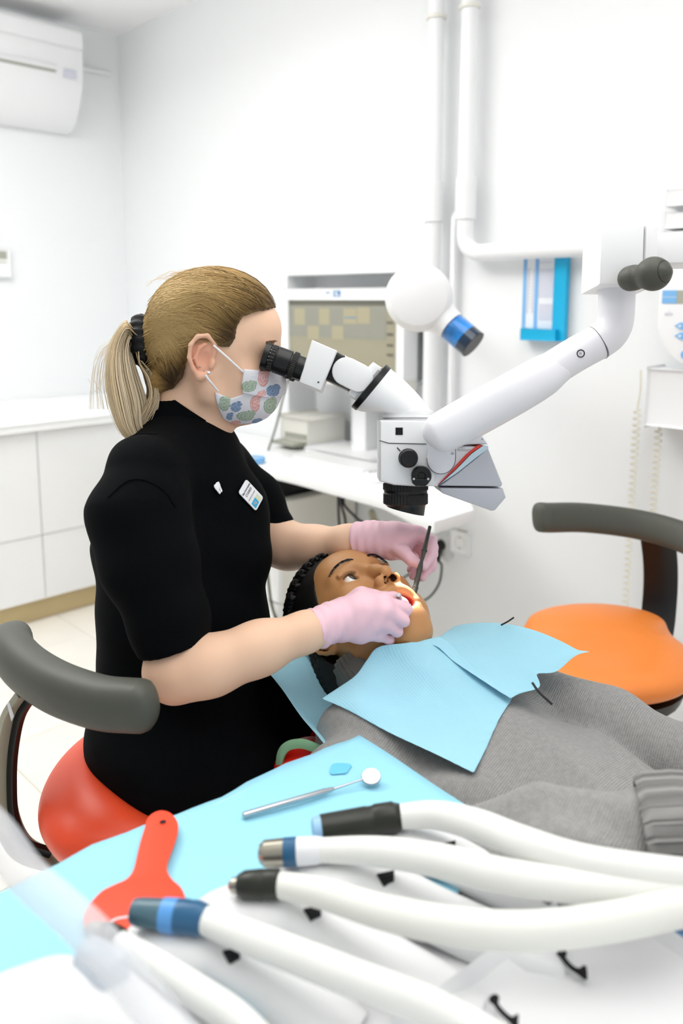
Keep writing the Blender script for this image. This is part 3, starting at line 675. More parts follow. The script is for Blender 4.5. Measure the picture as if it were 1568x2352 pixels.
pts = spline([P(1372, 786.5, A1), P(1397, 768, A1), P(1411, 742, A1), P(1415, 705, A1), P(1416, 656, A1)], 24); tube('elbow', pts, 41 * A1 / FPX, 'cool_plastic', mic, 32)
tube('seam', ring(P(1371.5, 787, A1), img(.88, -.48), 41.2 * A1 / FPX), .0004, 'line_dark', mic, 5)
tube('seam', ring(P(1416, 655.5, A1), CU, 41.3 * A1 / FPX), .0005, 'line_dark', mic, 5)
slab('column', [(1381, 516), (1482, 516), (1478, 654), (1375, 654)], A1 - .045, .09, 'white_plastic', mic, .006)
slab('column_cover', [(1483, 516), (1513, 516), (1510, 654), (1479, 654)], A1 - .043, .086, 'white_plastic', mic, .005)
slab('boom', [(1500, 534), (1760, 520), (1760, 600), (1500, 606)], A1 - .01, .05, 'white_plastic', mic, .006)
tube('wall_arm', [P(1745, 560, A1 + .015), RW(3.62, .05, 1.50)], .028, 'white_plastic', mic, 20)
rbox('wall_plate', 3.54, 3.70, .002, .05, 1.40, 1.60, 'white_plastic', mic, .008)
f = Field(P(1500, 630, 1.06) - .06, P(1500, 630, 1.06) + .06, .0015)
c = P(1500, 629, 1.06); gx = unit(img(.62, -.02) - CF * 1.0)
f.ell(c, (.0228, .0228, .0225), None, .004); f.cone(c - gx * .016, c - gx * .030, .0150, .0165, .006); f.cone(c - gx * .030, c - gx * .036, .0172, .0172, .002)
f.ell(c + gx * .013, (.0135, .0135, .0115), None, .003); v_, f_ = f.march(1)
gk = mesh_obj('grip_knob', v_, f_, 'olive_rubber', mic)
tube('knob_rim', ring(c + gx * .0175, gx, .0142, 32), .0007, 'black_rubber', gk, 6)
tube('grip_stem', [c - gx * .03, P(1462, 632, A1 - .03)], .008, 'black_plastic', gk, 16)
sp = bpy.data.lights.new('microscope_lamp', 'SPOT'); sp.energy = 7; sp.spot_size = math.radians(18); sp.spot_blend = .35; sp.shadow_soft_size = .006; sp.color = (1, .97, .92)
so = bpy.data.objects.new('microscope_lamp', sp); COL.objects.link(so); p0 = oc + od * .054; so.location = Vector(p0)
so.rotation_euler = Vector(P(936, 1400, 1.188) - p0).to_track_quat('-Z', 'Y').to_euler()
# ================================================================== stools
def flatbar(name, rows, width, thick, m, parent, wdir, n=40):
    """flat bent bar: rows are 3D points, wide along wdir"""
    p = spline(rows, n); t = np.gradient(p, axis=0); t /= np.linalg.norm(t, axis=1)[:, None]; rings = []
    for i in range(len(p)):
        w = unit(wdir - t[i] * (wdir @ t[i])); q = np.cross(t[i], w); pr = []
        for a, b in ((-.5, -.4), (-.45, -.5), (.45, -.5), (.5, -.4), (.5, .4), (.45, .5), (-.45, .5), (-.5, .4)): pr.append(p[i] + w * a * width + q * b * thick)
        rings.append(np.array(pr))
    return loft(name, rings, m, parent)
def stool_base(t, c, z, m='dark_metal'):
    lathe('gas_lift', V(c[0], c[1], .12), (0, 0, 1), [(0, .032), (.18, .032), (.18, .02), (z - .125, .02)], 'black_plastic', t, 24)
    for k in range(5):
        a = k * 2 * math.pi / 5 + .3; dr = V(math.cos(a), math.sin(a), 0); o = V(c[0], c[1], 0)
        tube('star_leg', [o + dr * .02 + V(0, 0, .125), o + dr * .15 + V(0, 0, .105), o + dr * .27 + V(0, 0, .08)], [.022, .019, .014], 'black_plastic', t, 12)
        s = V(-dr[1], dr[0], 0)
        for q in (-.016, .016): lathe('caster', o + dr * .27 + s * (q - .007) + V(0, 0, .027), s, [(0, .022), (.002, .026), (.012, .026), (.014, .022)], 'black_rubber', t, 18)
mat('red_vinyl', 'F2502A', .38, bump=.05, bscale=500); mat('orange_vinyl', 'F08A3C', .38, bump=.05, bscale=500)
st = thing('dentist_stool', 'red stool with dark padded arm rail that the dentist sits on', 'stool', V(-.25, 1.12, 0))
sc_ = P(420, 1812, 1.2); sc_[2] = .625
f = Field(sc_ - V(.3, .3, .1), sc_ + V(.3, .3, .12), .004)
f.ell(sc_, (.185, .195, .055), None, .02); f.ell(sc_ + V(-.10, -.02, .03), (.085, .15, .04), None, .05); f.ell(sc_ + V(.05, 0, .1), (.16, .13, .06), None, .05, 'sub')
v_, f_ = f.march(2); mesh_obj('seat', v_, f_, 'red_vinyl', st)
lathe('seat_pan', sc_ - V(0, 0, .075), (0, 0, 1), [(0, .1), (.01, .16), (.03, .18)], 'black_plastic', st, 32)
stool_base(st, sc_, .57)
bar = [(364, 1620, .981), (336, 1621, .983), (300, 1620, .988), (230, 1613, 1.0), (140, 1583, 1.035), (75, 1545, 1.085), (38, 1510, 1.13), (30, 1488, 1.17), (30, 1478, 1.2), (30, 1476, 1.205)]
pts, _ = limb([(a, b, c, 1) for a, b, c in bar]); q = spline(pts, 54); s = np.linspace(0, 1, len(q))
pad = tube('arm_pad', q, np.interp(s, [0, .015, .035, .06, .09, .14, .86, .92, .96, .985, 1], [.002, .012, .019, .0245, .0285, .0315, .034, .033, .029, .02, .003]), 'olive_rubber', st, 28, up=(0, 0, 1), sx=.85, power=.78)
mat('post_olive', 'A8A592', .45)
flatbar('back_post', [P(62, 1590, 1.10), P(30, 1640, 1.11), P(14, 1720, 1.12), P(10, 1800, 1.12), P(16, 1880, 1.12), P(48, 1945, 1.13), P(110, 1972, 1.14), P(190, 1975, 1.16), P(300, 1960, 1.2)], .034, .011, 'post_olive', st, -CF * .85 + CXV * -.5)
flatbar('post_edge', [P(78, 1592, 1.095), P(47, 1642, 1.105), P(31, 1720, 1.115), P(27, 1800, 1.115), P(33, 1878, 1.115), P(62, 1936, 1.125), P(118, 1960, 1.135)], .008, .013, 'black_plastic', st, -CF * .85 + CXV * -.5)
slab('post_sticker', [(16, 1617), (21, 1612), (32, 1645), (26, 1657)], 1.088, .001, 'paper_white', st, 0)
ot = thing('assistant_stool', 'orange stool with dark curved backrest behind the patient', 'stool', PZ(1385, 1500, 0))
oc_ = P(1388, 1505, 1.88); ot.location = Vector((oc_[0], oc_[1], 0))
f = Field(oc_ - V(.28, .28, .1), oc_ + V(.28, .28, .12), .004)
f.ell(oc_, (.2, .205, .062), None, .02); f.ell(oc_ + V(.02, .12, .03), (.16, .07, .035), None, .05); f.ell(oc_ + V(0, -.09, .105), (.2, .1, .06), None, .06, 'sub')
v_, f_ = f.march(2); mesh_obj('seat', v_, f_, 'orange_vinyl', ot)
lathe('seat_pan', oc_ - V(0, 0, .085), (0, 0, 1), [(0, .1), (.01, .17), (.04, .18)], 'black_plastic', ot, 32)
stool_base(ot, oc_, oc_[2] - .06)
pts, _ = limb([(1236, 1188, 1.93, 1), (1243, 1188, 1.94, 1), (1262, 1189, 1.955, 1), (1340, 1189, 2.0, 1), (1450, 1202, 2.01, 1), (1540, 1224, 1.97, 1), (1620, 1256, 1.9, 1), (1660, 1280, 1.84, 1)]); q = spline(pts, 48); s = np.linspace(0, 1, len(q))
tube('backrest', q, np.interp(s, [0, .03, .1, .97, 1], [.012, .026, .036, .038, .02]), 'olive_rubber', ot, 24, up=(0, .35, 1), sx=.62, power=.75)
flatbar('back_post', [P(1508, 1218, 2.03), P(1516, 1300, 2.06), P(1514, 1380, 2.07), P(1504, 1460, 2.05), P(1480, 1530, 2.0), P(1430, 1560, 1.92)], .082, .02, 'black_plastic', ot, CXV * .95 - CF * .3)
# ================================================================== dental chair
E1 = unit(V(.62, -.785, 0)); E2 = unit(V(.785, .62, 0)); E3 = V(0, 0, 1); NB = V(.122, 1.10, 0)      # patient: towards feet, towards far shoulder
def PB(a, b, z): return NB + E1 * a + E2 * b + V(0, 0, z)
mat('red_hide', 'D81E12', .35, bump=.04, bscale=400); mat('green_band', '7FB08A', .5); mat('chair_shell', 'E6E8EA', .4)
mat('blue_tissue', 'A6DCEF', .85, bump=.12, bscale=350)
wave_bump(MATS['blue_tissue'], 90, (1, 0, 0), .35, .0008, rot=(0, 0, math.radians(-40)))
dc = thing('dental_chair', 'red upholstered dental chair under the patient with a green band', 'dental chair', PB(.5, 0, 0))
cs_ = np.array([PB(a, b, z) for a in (-.1, 1.25) for b in (-.3, .3) for z in (.45, .75)])
f = Field(cs_.min(0), cs_.max(0), .008)
f.cone(PB(.05, 0, .63), PB(1.1, 0, .56), .05, .05, .02, sq=(E2, 4.6)); v_, f_ = f.march(2); mesh_obj('backrest_cushion', v_, f_, 'red_hide', dc)
f = Field(PB(-.13, 0, .66) - .26, PB(-.13, 0, .66) + .26, .005)
f.cone(PB(-.04, 0, .65), PB(-.24, 0, .685), .036, .03, .02, sq=(E2, 3.4)); v_, f_ = f.march(2); hr = mesh_obj('headrest', v_, f_, 'red_hide', dc)
c = P(712, 1768, 1.1); f = Field(c - .12, c + .12, .003); f.ell(c, (.05, .06, .035), None, .01); v_, f_ = f.march(1); rc = mesh_obj('side_bolster', v_, f_, 'red_hide', dc)
flatbar('green_band', [P(652, 1800, 1.085), P(642, 1768, 1.085), P(645, 1735, 1.08), P(660, 1714, 1.075), P(690, 1708, 1.07), P(720, 1716, 1.065), P(760, 1732, 1.06), P(800, 1745, 1.06)], .012, .004, 'green_band', rc, img(.3, 1) - CF * .2)
box('pedestal', PB(.75, 0, .27), (E1, E2, E3), (.3, .26, .5), 'chair_shell', dc, .03); box('base_plate', PB(.7, 0, .03), (E1, E2, E3), (.8, .45, .05), 'chair_shell', dc, .02)
tube('backrest_lever', [PB(.7, 0, .5), PB(.3, 0, .55), PB(-.1, 0, .64)], [.04, .03, .02], 'chair_shell', dc, 16)
# paper over the headrest
G = []
for i in range(17):
    s = -.28 + 1.28 * i / 16; row = []
    for j in range(17):
        t = j / 16
        near = P(618 + 140 * s, 1548 + 182 * s, 1.16 - .13 * s); far = P(800 + 130 * s, 1462 + 90 * s, 1.33 - .14 * s)
        p = near * (1 - t) + far * t; row.append(p + V(0, 0, -.045 * (.2 + .8 * min(1, max(0, s * 2.2))) * math.sin(math.pi * t) ** .8 + .002 * math.sin(s * 9 + t * 5)))
    G.append(row)
tag(grid_sheet('headrest_cover', G, 'blue_tissue', None, .0008, 1), 'pale blue tissue cover under the patient\'s head on the headrest', 'tissue')
# ================================================================== tray and delivery unit
T1 = unit(V(-.786, -.618, 0)); T2 = unit(V(.618, -.786, 0)); T0 = V(.014, .942, .80)
def TT(a, b, z=.80): return T0 + T1 * a + T2 * b + V(0, 0, z - .80)
mat('tray_paper', '9FE0F7', .8, bump=.05, bscale=300)
tr = thing('instrument_tray', 'white instrument tray carrying the blue paper', 'tray', TT(.25, .12, .77))
box('plate', TT(.27, .125, .789), (T1, T2, E3), (.52, .24, .008), 'white_plastic', tr, .003); 
for b in (.01, .24): box('rim', TT(.27, b, .793), (T1, T2, E3), (.52, .006, .01), 'white_plastic', tr, .002)
tube('support_arm', [TT(.3, .15, .784), TT(.3, .3, .76), TT(.3, .45, .74)], .014, 'white_plastic', tr, 14)
G = []
for i in range(34):
    a = -.012 + .60 * i / 33; row = []
    for j in range(20):
        b = -.004 + .27 * j / 19; e = .0012 * math.sin(i * 1.9) * (j == 0) + .003 * math.sin(i * .55 + 1) * (j == 0)
        z = .8005 + .0006 * math.sin(a * 60 + b * 40) + .0015 * math.exp(-j * .8) * math.sin(a * 25) + .002 * math.exp(-i * .5) - .15 * max(0, a - .53)
        row.append(TT(a, b + e, z))
    G.append(row)
tp = tag(grid_sheet('tray_paper', G, 'tray_paper', None, .0006, 0), 'light blue paper sheet covering the instrument tray', 'tray paper')
mat('wet_blue', '70CDEE', .5)
c = PZ(780, 1765, .8022); st_ = [c + T1 * (.0145 * math.cos(t) * (1 + .12 * math.sin(3 * t))) + T2 * (.0105 * math.sin(t) * (1 + .15 * math.cos(4 * t))) for t in np.linspace(0, 2 * math.pi, 24, endpoint=False)]
prism('damp_spot', st_, V(0, 0, .0003), 'wet_blue', tp, 0)
# dental mirror on the tray
dm = thing('dental_mirror', 'steel dental mirror lying on the blue tray paper', 'dental mirror', PZ(700, 1830, .803))
ma, mb, mc = PZ(557, 1873, .806), PZ(766, 1812, .807), PZ(852, 1784, .811); md = unit(mb - ma); Lh = np.linalg.norm(mb - ma)
lathe('handle', ma, md, [(0, .0026), (.001, .0033), (Lh - .01, .0033), (Lh - .008, .0027), (Lh - .004, .0027), (Lh, .0018)], 'steel', dm, 20)
tube('shank', spline([mb, mb * .5 + mc * .5, mc - md * .008], 8), [.0016, .0015, .0014, .0013, .0012, .0011, .0011, .0011, .0011][:len(spline([mb, mb, mc], 8))], 'steel', dm, 10)
mn = unit(V(-.05, -.35, 1)); hd = lathe('mirror_head', mc - mn * .0015, mn, [(0, .0095), (.0006, .0112), (.0024, .0112), (.003, .0104)], 'steel', dm, 36)
mat('mirror_glass', 'DDE3EA', .12, metal=.8); lathe('mirror_glass', mc + mn * .0012, mn, [(0, .0103), (.0005, .0103)], 'mirror_glass', hd, 36)
# red paddle
mat('red_paddle', 'FB4F30', .6)
pd = [(333, 1905), (337, 1888), (348, 1875), (366, 1867), (385, 1869), (400, 1880), (409, 1898), (407, 1922), (396, 1955), (385, 1985), (384, 2005), (395, 2025), (414, 2042), (424, 2062), (428, 2090), (420, 2120), (395, 2160), (340, 2190), (270, 2190), (215, 2165), (192, 2118), (205, 2085), (232, 2054), (262, 2038), (290, 2025), (306, 2005), (314, 1975), (322, 1940)]
pp = spline([PZ(x, y, .8075) for x, y in pd + [pd[0]]], 90)[:-1]
pdl = thing('red_paddle', 'flat red plastic paddle with a hanging hole on the tray', 'paddle', PZ(330, 2060, .804))
prism('blade', pp, V(0, 0, .003), 'red_paddle', pdl, .0008)
h = PZ(374, 1889, .8106); lathe('hanging_hole', h, (0, 0, 1), [(0, .0036), (.0003, .0036)], 'gap_dark', pdl, 18); tube('hole_rim', [h + .0038 * V(math.cos(t), math.sin(t), .08) for t in np.linspace(0, 2 * math.pi, 25)], .0005, 'red_paddle', pdl, 6)
tube('white_print', spline([PZ(250, 2122, .8108), PZ(268, 2111, .8108), PZ(300, 2106, .8108), PZ(330, 2106, .8108)], 12), .0012, 'paper_white', pdl, 6)
# delivery unit with hand pieces
du = thing('delivery_unit', 'white dental delivery unit filling the foreground', 'dental unit', TT(.25, .45, .7))
def cradle_line(k): return [(985, 1925), (850, 1985), (690, 2065), (500, 2155), (250, 2290)][k]
body = [TT(.02, .25, .735), TT(.60, .25, .735), TT(.60, .64, .735), TT(.02, .64, .735)]
prism('housing', body, V(0, 0, .05), 'white_plastic', du, .012)
box('front_panel', TT(.30, .49, .735), (T1, T2, E3), (.62, .3, .12), 'white_plastic', du, .02)
mat('hose_white', 'EDEEEA', .45); mat('hose_cream', 'ECEDE6', .45)
mat('hp_blue', '2A5F86', .3); mat('hp_slate', '4E6E7C', .3); mat('hp_sky', '5C9FE0', .35); mat('hp_dark', '23261E', .35); mat('hp_steelwarm', 'A8A498', .25, metal=.8); mat('hp_paleblue', '9CC7EA', .35)
def hz(x, y, z): return PZ(x, y, z)
def saddle(pts, r, lab=None):
    """white cradle arm under a hand piece: a broad rounded ridge running back to the housing"""
    p = spline([hz(*q) for q in pts], 24); s = np.linspace(0, 1, len(p))
    return tube('cradle', p, np.interp(s, [0, .06, .2, 1], [r * .35, r * .8, r, r * 1.15]), 'white_plastic', du, 18, up=(0, 0, 1), sx=1.5, power=.8)
saddle([(690, 1985, .80), (770, 1972, .815), (880, 1960, .82), (985, 1952, .815), (1150, 2030, .80), (1400, 2140, .78)], .017)
saddle([(590, 2040, .80), (680, 2030, .815), (760, 2020, .82), (850, 2020, .815), (1020, 2110, .80), (1290, 2230, .78)], .017)
saddle([(440, 2110, .80), (520, 2095, .815), (600, 2090, .82), (690, 2100, .815), (860, 2200, .80), (1100, 2345, .78)], .017)
saddle([(270, 2190, .80), (340, 2172, .815), (430, 2175, .82), (520, 2190, .815), (680, 2290, .80), (800, 2400, .78)], .017)
saddle([(60, 2330, .80), (130, 2290, .815), (220, 2290, .82), (330, 2320, .815), (480, 2420, .80)], .018)
for x, y in ((1026, 1943), (885, 2011), (717, 2091), (531, 2187)):
    c = hz(x, y, .833); w = .0085; q = [hz(x - 20, y - 4, .834), hz(x + 20, y - 13, .834), hz(x + 20, y + 3, .834), hz(x - 4, y + 13, .834)]
    prism('cradle_slot', q, V(0, 0, -.006), 'gap_dark', du, 0)
for pts in ([(1290, 2190), (1296, 2204), (1312, 2222), (1330, 2232), (1346, 2234)], [(1134, 2294), (1142, 2312), (1160, 2332), (1176, 2344), (1190, 2348)]):
    tube('slot_edge', spline([hz(x, y, .803) for x, y in pts], 14), np.array([.0045, .003, .0022, .002, .002, .002, .002, .002, .0022, .0028, .004, .005, .005, .005, .005])[:len(spline([hz(x, y, .803) for x, y in pts], 14))], 'gap_dark', du, 8)
def handpiece(lab, a, b, prof, hose, rh, mh, group='dental hand pieces in the delivery unit'):
    """prof rows: (name, material, [(s along a-b, radius)...])"""
    A, B = hz(*a), hz(*b); ax = unit(B - A); L = np.linalg.norm(B - A)
    t = thing('dental_handpiece', lab, 'hand piece', (A + B) / 2 - V(0, 0, .015), group)
    for nm, m, pr_ in prof: lathe(nm, A, ax, [(s * L, r) for s, r in pr_], m, t, 28)
    p = spline([B - ax * .004] + [hz(*q) for q in hose], 50)
    tube('hose', p, rh if np.ndim(rh) == 0 else np.interp(np.linspace(0, 1, len(p)), np.linspace(0, 1, len(rh)), rh), mh, t, 18)
    return t
handpiece('dark hand piece with pale blue tip, farthest of the row', (716, 1908, .845), (925, 1874, .85), [('tip', 'hp_paleblue', [(0, .008), (.02, .0115), (.12, .0128)]), ('body', 'hp_dark', [(.10, .0132), (.6, .0142), (.62, .0136), (.68, .0136), (.70, .0146), (.9, .0146), (.92, .0132), (1, .011)])],
    [(1000, 1872, .856), (1090, 1893, .866), (1200, 1935, .872), (1350, 1980, .868), (1568, 2010, .86), (1800, 2030, .84)], [.0115, .0135, .0145, .014, .014, .014], 'hose_white')
handpiece('steel hand piece with a navy band and white collar', (592, 1962, .845), (742, 1952, .85), [('tip', 'hp_steelwarm', [(0, .003), (.03, .008), (.1, .0115), (.4, .0122)]), ('band', 'hp_blue', [(.40, .0125), (.60, .0125)]), ('collar', 'paper_white', [(.60, .0122), (.9, .0118), (1, .0105)])],
    [(860, 1955, .856), (1000, 1975, .862), (1150, 2010, .862), (1330, 2035, .856), (1568, 2045, .85), (1800, 2050, .84)], [.0105, .013, .0145, .014, .014, .014], 'hose_white')
handpiece('short dark green hand piece with a steel nose', (525, 2034, .845), (645, 2031, .85), [('nose', 'hp_steelwarm', [(0, .003), (.06, .006), (.2, .0075)]), ('body', 'hp_dark', [(.18, .0085), (.3, .0115), (.65, .0125), (.68, .012), (.74, .0125), (.95, .0125), (1, .0105)])],
    [(740, 2052, .856), (880, 2095, .86), (1050, 2128, .86), (1220, 2138, .858), (1400, 2118, .856), (1568, 2085, .85), (1800, 2050, .84)], [.0105, .0125, .014, .0145, .0145, .0145], 'hose_cream')
handpiece('slate blue hand piece with a sky blue band beside the red paddle', (302, 2093, .845), (475, 2112, .85), [('tip', 'hp_slate', [(0, .006), (.03, .0098), (.12, .011), (.45, .0122)]), ('band', 'hp_sky', [(.43, .0128), (.62, .0132)]), ('body', 'hp_blue', [(.62, .0128), (.7, .0134), (.78, .0128), (.88, .0132), (1, .011)])],
    [(560, 2148, .852), (680, 2195, .85), (820, 2250, .846), (980, 2310, .84), (1150, 2400, .83)], [.0105, .0125, .013, .013, .013], 'hose_white')
handpiece('small dark hand piece tip nearest the lower left corner', (205, 2125, .842), (275, 2165, .845), [('nose', 'hp_steelwarm', [(0, .003), (.2, .006), (.5, .007)]), ('body', 'hp_dark', [(.45, .0085), (.7, .0105), (.95, .0105), (1, .0085)])],
    [(340, 2205, .845), (430, 2265, .84), (540, 2340, .83), (620, 2420, .82)], [.0085, .011, .012, .012], 'hose_white')
mat('tissue_blue2', '6FA3D6', .6)
tag(prism('blue_pouch', [hz(x, y, .80) for x, y in ((1518, 2140), (1600, 2125), (1640, 2215), (1590, 2205))], V(0, 0, .008), 'tissue_blue2', None, .002), 'blue pouch lying at the right edge beside the hoses', 'pouch')
# clear suction hose sweeping through the near left corner
mat('clear_plastic', 'F2F4F8', .35, alpha=.38)
cs = thing('suction_sleeve', 'clear plastic suction sleeve, out of focus at the lower left', 'sleeve', P(250, 2250, .5))
p = spline([P(-60, 1860, .56), P(0, 1925, .545), P(60, 2010, .53), P(150, 2090, .515), P(240, 2180, .50), P(330, 2290, .49), P(420, 2400, .48)], 40)
tube('clear_tube', p, .0125, 'clear_plastic', cs, 16)
mat('sleeve_blue', 'D3DFEC', .35, alpha=.6)
lathe('coupling', P(196, 2190, .56), unit(P(300, 2262, .53) - P(196, 2190, .56)), [(0, .008), (.003, .0125), (.028, .0135), (.036, .011)], 'sleeve_blue', cs, 24)
f = Field(P(90, 2360, .56) - .2, P(90, 2360, .56) + .2, .005); f.chain(*limb([(-160, 2420, .53, 120), (40, 2430, .53, 125), (180, 2430, .53, 120), (340, 2480, .53, 110)]), k=.02); f.chain(*limb([(-60, 2360, .56, 60), (40, 2335, .555, 75), (130, 2310, .55, 80), (230, 2350, .545, 95), (330, 2430, .54, 100)]), k=.02)
v_, f_ = f.march(2); mesh_obj('unit_handle', v_, f_, 'white_plastic', du)
# ================================================================== people: shared head builder (local frame: x right, y forward, z up)
def add_ear(f, s, k=.004):
    def q(y, z, out=0): return V(s * (.0715 + out), y - .004, z - .006)
    f.ell(q(-.014, .002, .001), (.0045, .017, .028), None, .006)
    hx = [(.003, -.004, .003), (.005, .010, .004), (.002, .022, .006), (-.010, .030, .008), (-.023, .026, .010), (-.030, .012, .011), (-.028, -.006, .010), (-.020, -.020, .008), (-.010, -.030, .005)]
    f.chain([q(*a) for a in hx], [.003, .0032, .0034, .0036, .0036, .0034, .0032, .0034, .0045], .002)
    f.cone(q(-.008, -.030, .004), q(.000, -.026, .002), .0058, .0045, .004)
    f.chain([q(-.010, .018, .006), q(-.018, .010, .007), q(-.020, -.004, .007), q(-.013, -.015, .006)], [.003, .0032, .0032, .003], .002)
    f.ell(q(-.007, -.004, .008), (.0065, .0085, .012), None, .003, 'sub')
    f.ell(q(-.022, .006, .012), (.004, .0035, .014), None, .002, 'sub')
    f.cone(q(.005, -.006, .004), q(.004, -.012, .004), .0045, .004, .003)
def head_field(lo, hi, h, jaw=0.0, detail=True, nose=0):
    """jaw = how far the mouth is open (m)"""
    f = Field(lo, hi, h)
    f.ell((0, -.010, .034), (.0745, .094, .084), None, .01)
    f.ell((0, .018, -.005), (.0655, .067, .082), None, .03)
    f.ell((0, .050, .045), (.055, .040, .042), None, .02)
    j = jaw
    for s in (-1, 1):
        f.cone((s * .058, -.004, -.035), (s * .051, .006, -.062 - j * .25), .016, .015, .02)
        f.cone((s * .051, .006, -.062 - j * .25), (s * .013, .060 - j * .5, -.090 - j), .015, .0135, .02)
        f.ell((s * .043, .052, -.020), (.024, .026, .020), None, .02)
        f.ell((s * .036, .050, -.052 - j * .4), (.024, .026, .03), None, .025)
        f.cone((s * .012, .083, .024), (s * .046, .066, .025), .0085, .007, .016)
    f.cone((-.007, .066 - j * .5, -.092 - j), (.007, .066 - j * .5, -.092 - j), .0165, .0165, .018)
    f.ell((0, .035, -.065 - j * .5), (.046, .045, .042), None, .03)
    f.ell((0, .070, -.052), (.028, .022, .018), None, .02)
    for s in (-1, 1):
        f.ell((s * .032, .094, .004), (.019, .017, .0125), None, .012, 'sub')
    # nose
    f.chain([(0, .084, .014), (0, .096 - nose * .6, -.012), (0, .106 - nose, -.032)], [.007, .0075, .0095], .012)
    if detail:
        for s in (-1, 1):
            f.ell((s * .0140, .0945, -.0400), (.0092, .0112, .0092), None, .006)
        for s in (-1, 1):
            f.cone((s * .0078, .1005, -.052), (s * .0075, .0985, -.036), .0057, .0045, .001, 'sub')
    return f
def add_lids(f, open_=.0052, close=False):
    for s in (-1, 1):
        c = V(s * .032, .0705, .004)
        f.ell(c, (.0150, .0140, .0138), None, .006)
        f.cone(c + V(-.016, .010, .0125 * .9), c + V(.016, .010, .0125 * .9), .003, .0028, .006)
        if not close:
            f.ell(c + V(0, .012, -.0008), (.0128, .016, open_), None, .0016, 'sub')
def local_to_world(v, O, R, s=1.0): return (np.asarray(v) * s) @ R.T + O
def poly_sd(px, py, poly):
    d = np.full(np.broadcast(px, py).shape, 1e9); ins = np.zeros(d.shape, bool); n = len(poly)
    for i in range(n):
        ax_, ay = poly[i]; bx, by = poly[(i + 1) % n]; ex, ey = bx - ax_, by - ay; wx, wy = px - ax_, py - ay
        t = np.clip((wx * ex + wy * ey) / (ex * ex + ey * ey), 0, 1); d = np.minimum(d, (wx - ex * t) ** 2 + (wy - ey * t) ** 2)
        c1 = (py >= ay) != (py >= by); c2 = (px < (bx - ax_) * (py - ay) / ((by - ay) if by != ay else 1e-9) + ax_); ins ^= (c1 & c2)
    return np.where(ins, -1, 1) * np.sqrt(d)
# ================================================================== the dentist
mat('fair_skin', 'EFC6A8', .5, sss=.12, attr='Col', bump=.03, bscale=900)
mat('cloth_black', '030507', .9, bump=.1, bscale=900, spec=.12)
mat('glove_pink', 'F4C9D6', .5, bump=.06, bscale=260)
mat('hair_blond', 'B0935C', .6, attr='Col', spec=.3); mat('elastic_white', 'F4F4F6', .6)
doc = thing('person', 'dentist in a black tunic and patterned mask looking through the microscope', 'person', V(-.25, 1.15, 0))
dF = unit(V(.955, .14, -.235)); dU = unit(V(.235, .03, .955)); dU = unit(dU - dF * (dU @ dF)); dRt = np.cross(dF, dU); DR = np.stack([dRt, dF, dU], 1); DS = 1.05
DO = P(462, 821, 1.195) - DR @ (np.array([.080, -.016, -.008]) * DS)
def DL(p): return (np.asarray(p) - DO) @ DR / DS                       # world -> dentist head frame
f = head_field((-.11, -.14, -.26), (.11, .13, .14), .0019, -.016, False, .008)
add_lids(f, close=True)
nk = [DL(P(*q)) for q in ((447, 850, 1.285), (440, 930, 1.29), (425, 1010, 1.295), (420, 1070, 1.3))]
f.chain(nk, [.050, .051, .056, .07], .02)
f.cone(DL(P(505, 925, 1.285)), DL(P(480, 975, 1.29)), .028, .03, .03)
DHF = Field(f.lo, f.lo + (f.n - 1) * f.h, f.h); DHF.F = np.full(DHF.n, .2, np.float32); m_ = np.minimum(DHF.n, f.n); DHF.F[:m_[0], :m_[1], :m_[2]] = f.F[:m_[0], :m_[1], :m_[2]]      # without ears, for hair and mask
for s in (-1, 1): add_ear(f, s)
v_, f_ = f.march(2); hv = local_to_world(v_, DO, DR, DS); hf = f_
col = np.tile(np.array(lin('EFC6A8')[:3]), (len(hv), 1))
def blend(col, w, c): return col * (1 - w[:, None]) + np.array(lin(c)[:3]) * w[:, None]
ed_ = np.abs(v_[:, 0]) > .068; ew = np.exp(-(((v_ - V(.075, -.017, -.005)) / V(.02, .02, .035)) ** 2).sum(1) * 1.5); col = blend(col, np.clip(ew, 0, .55), 'E8947C')
ew = np.exp(-(((v_ - V(.045, .06, -.015)) / V(.02, .025, .018)) ** 2).sum(1)); col = blend(col, .35 * ew, 'EBA58C')
# arms and upper body (skin), 3 mm
AN = [(395, 1440, 1.085, 58), (383, 1540, 1.078, 50), (398, 1562, 1.075, 46)]
AN2 = [(397, 1561, 1.075, 46), (425, 1548, 1.073, 54), (485, 1530, 1.075, 62), (600, 1487, 1.09, 57), (700, 1452, 1.11, 42), (762, 1428, 1.125, 36)]
AF = [(505, 1070, 1.44, 55), (600, 1180, 1.43, 52), (638, 1246, 1.41, 50)]
AF2 = [(636, 1248, 1.41, 46), (665, 1255, 1.40, 49), (720, 1256, 1.375, 46), (800, 1245, 1.33, 36), (850, 1238, 1.315, 33)]
TR = [(430, 1040, 1.30, 70), (420, 1150, 1.30, 120), (415, 1280, 1.29, 135), (428, 1450, 1.28, 130), (430, 1700, 1.26, 150)]
SH = unit(P(505, 1065, 1.45) - P(330, 1080, 1.15))
allp = np.vstack([limb(x)[0] for x in (AN, AN2, AF, AF2, TR)])
f = Field(allp.min(0) - .12, allp.max(0) + .12, .004)
f.chain(*limb(TR), k=.03, sq=(SH, 1.25)); f.cone(P(335, 1085, 1.16), P(505, 1075, 1.44), .045, .045, .03)
f.chain(*limb([(325, 1100, 1.14, 60), (330, 1250, 1.11, 62)] + AN), k=.015); f.chain(*limb(AN2), k=.02); f.chain(*limb(AF), k=.015); f.chain(*limb(AF2), k=.02)
f.cone(P(470, 1532, 1.07), P(560, 1500, 1.078), .02, .02, .03)
bv, bf = f.march(2)
allc = np.vstack([col, np.tile(np.array(lin('EFC6A8')[:3]), (len(bv), 1))])
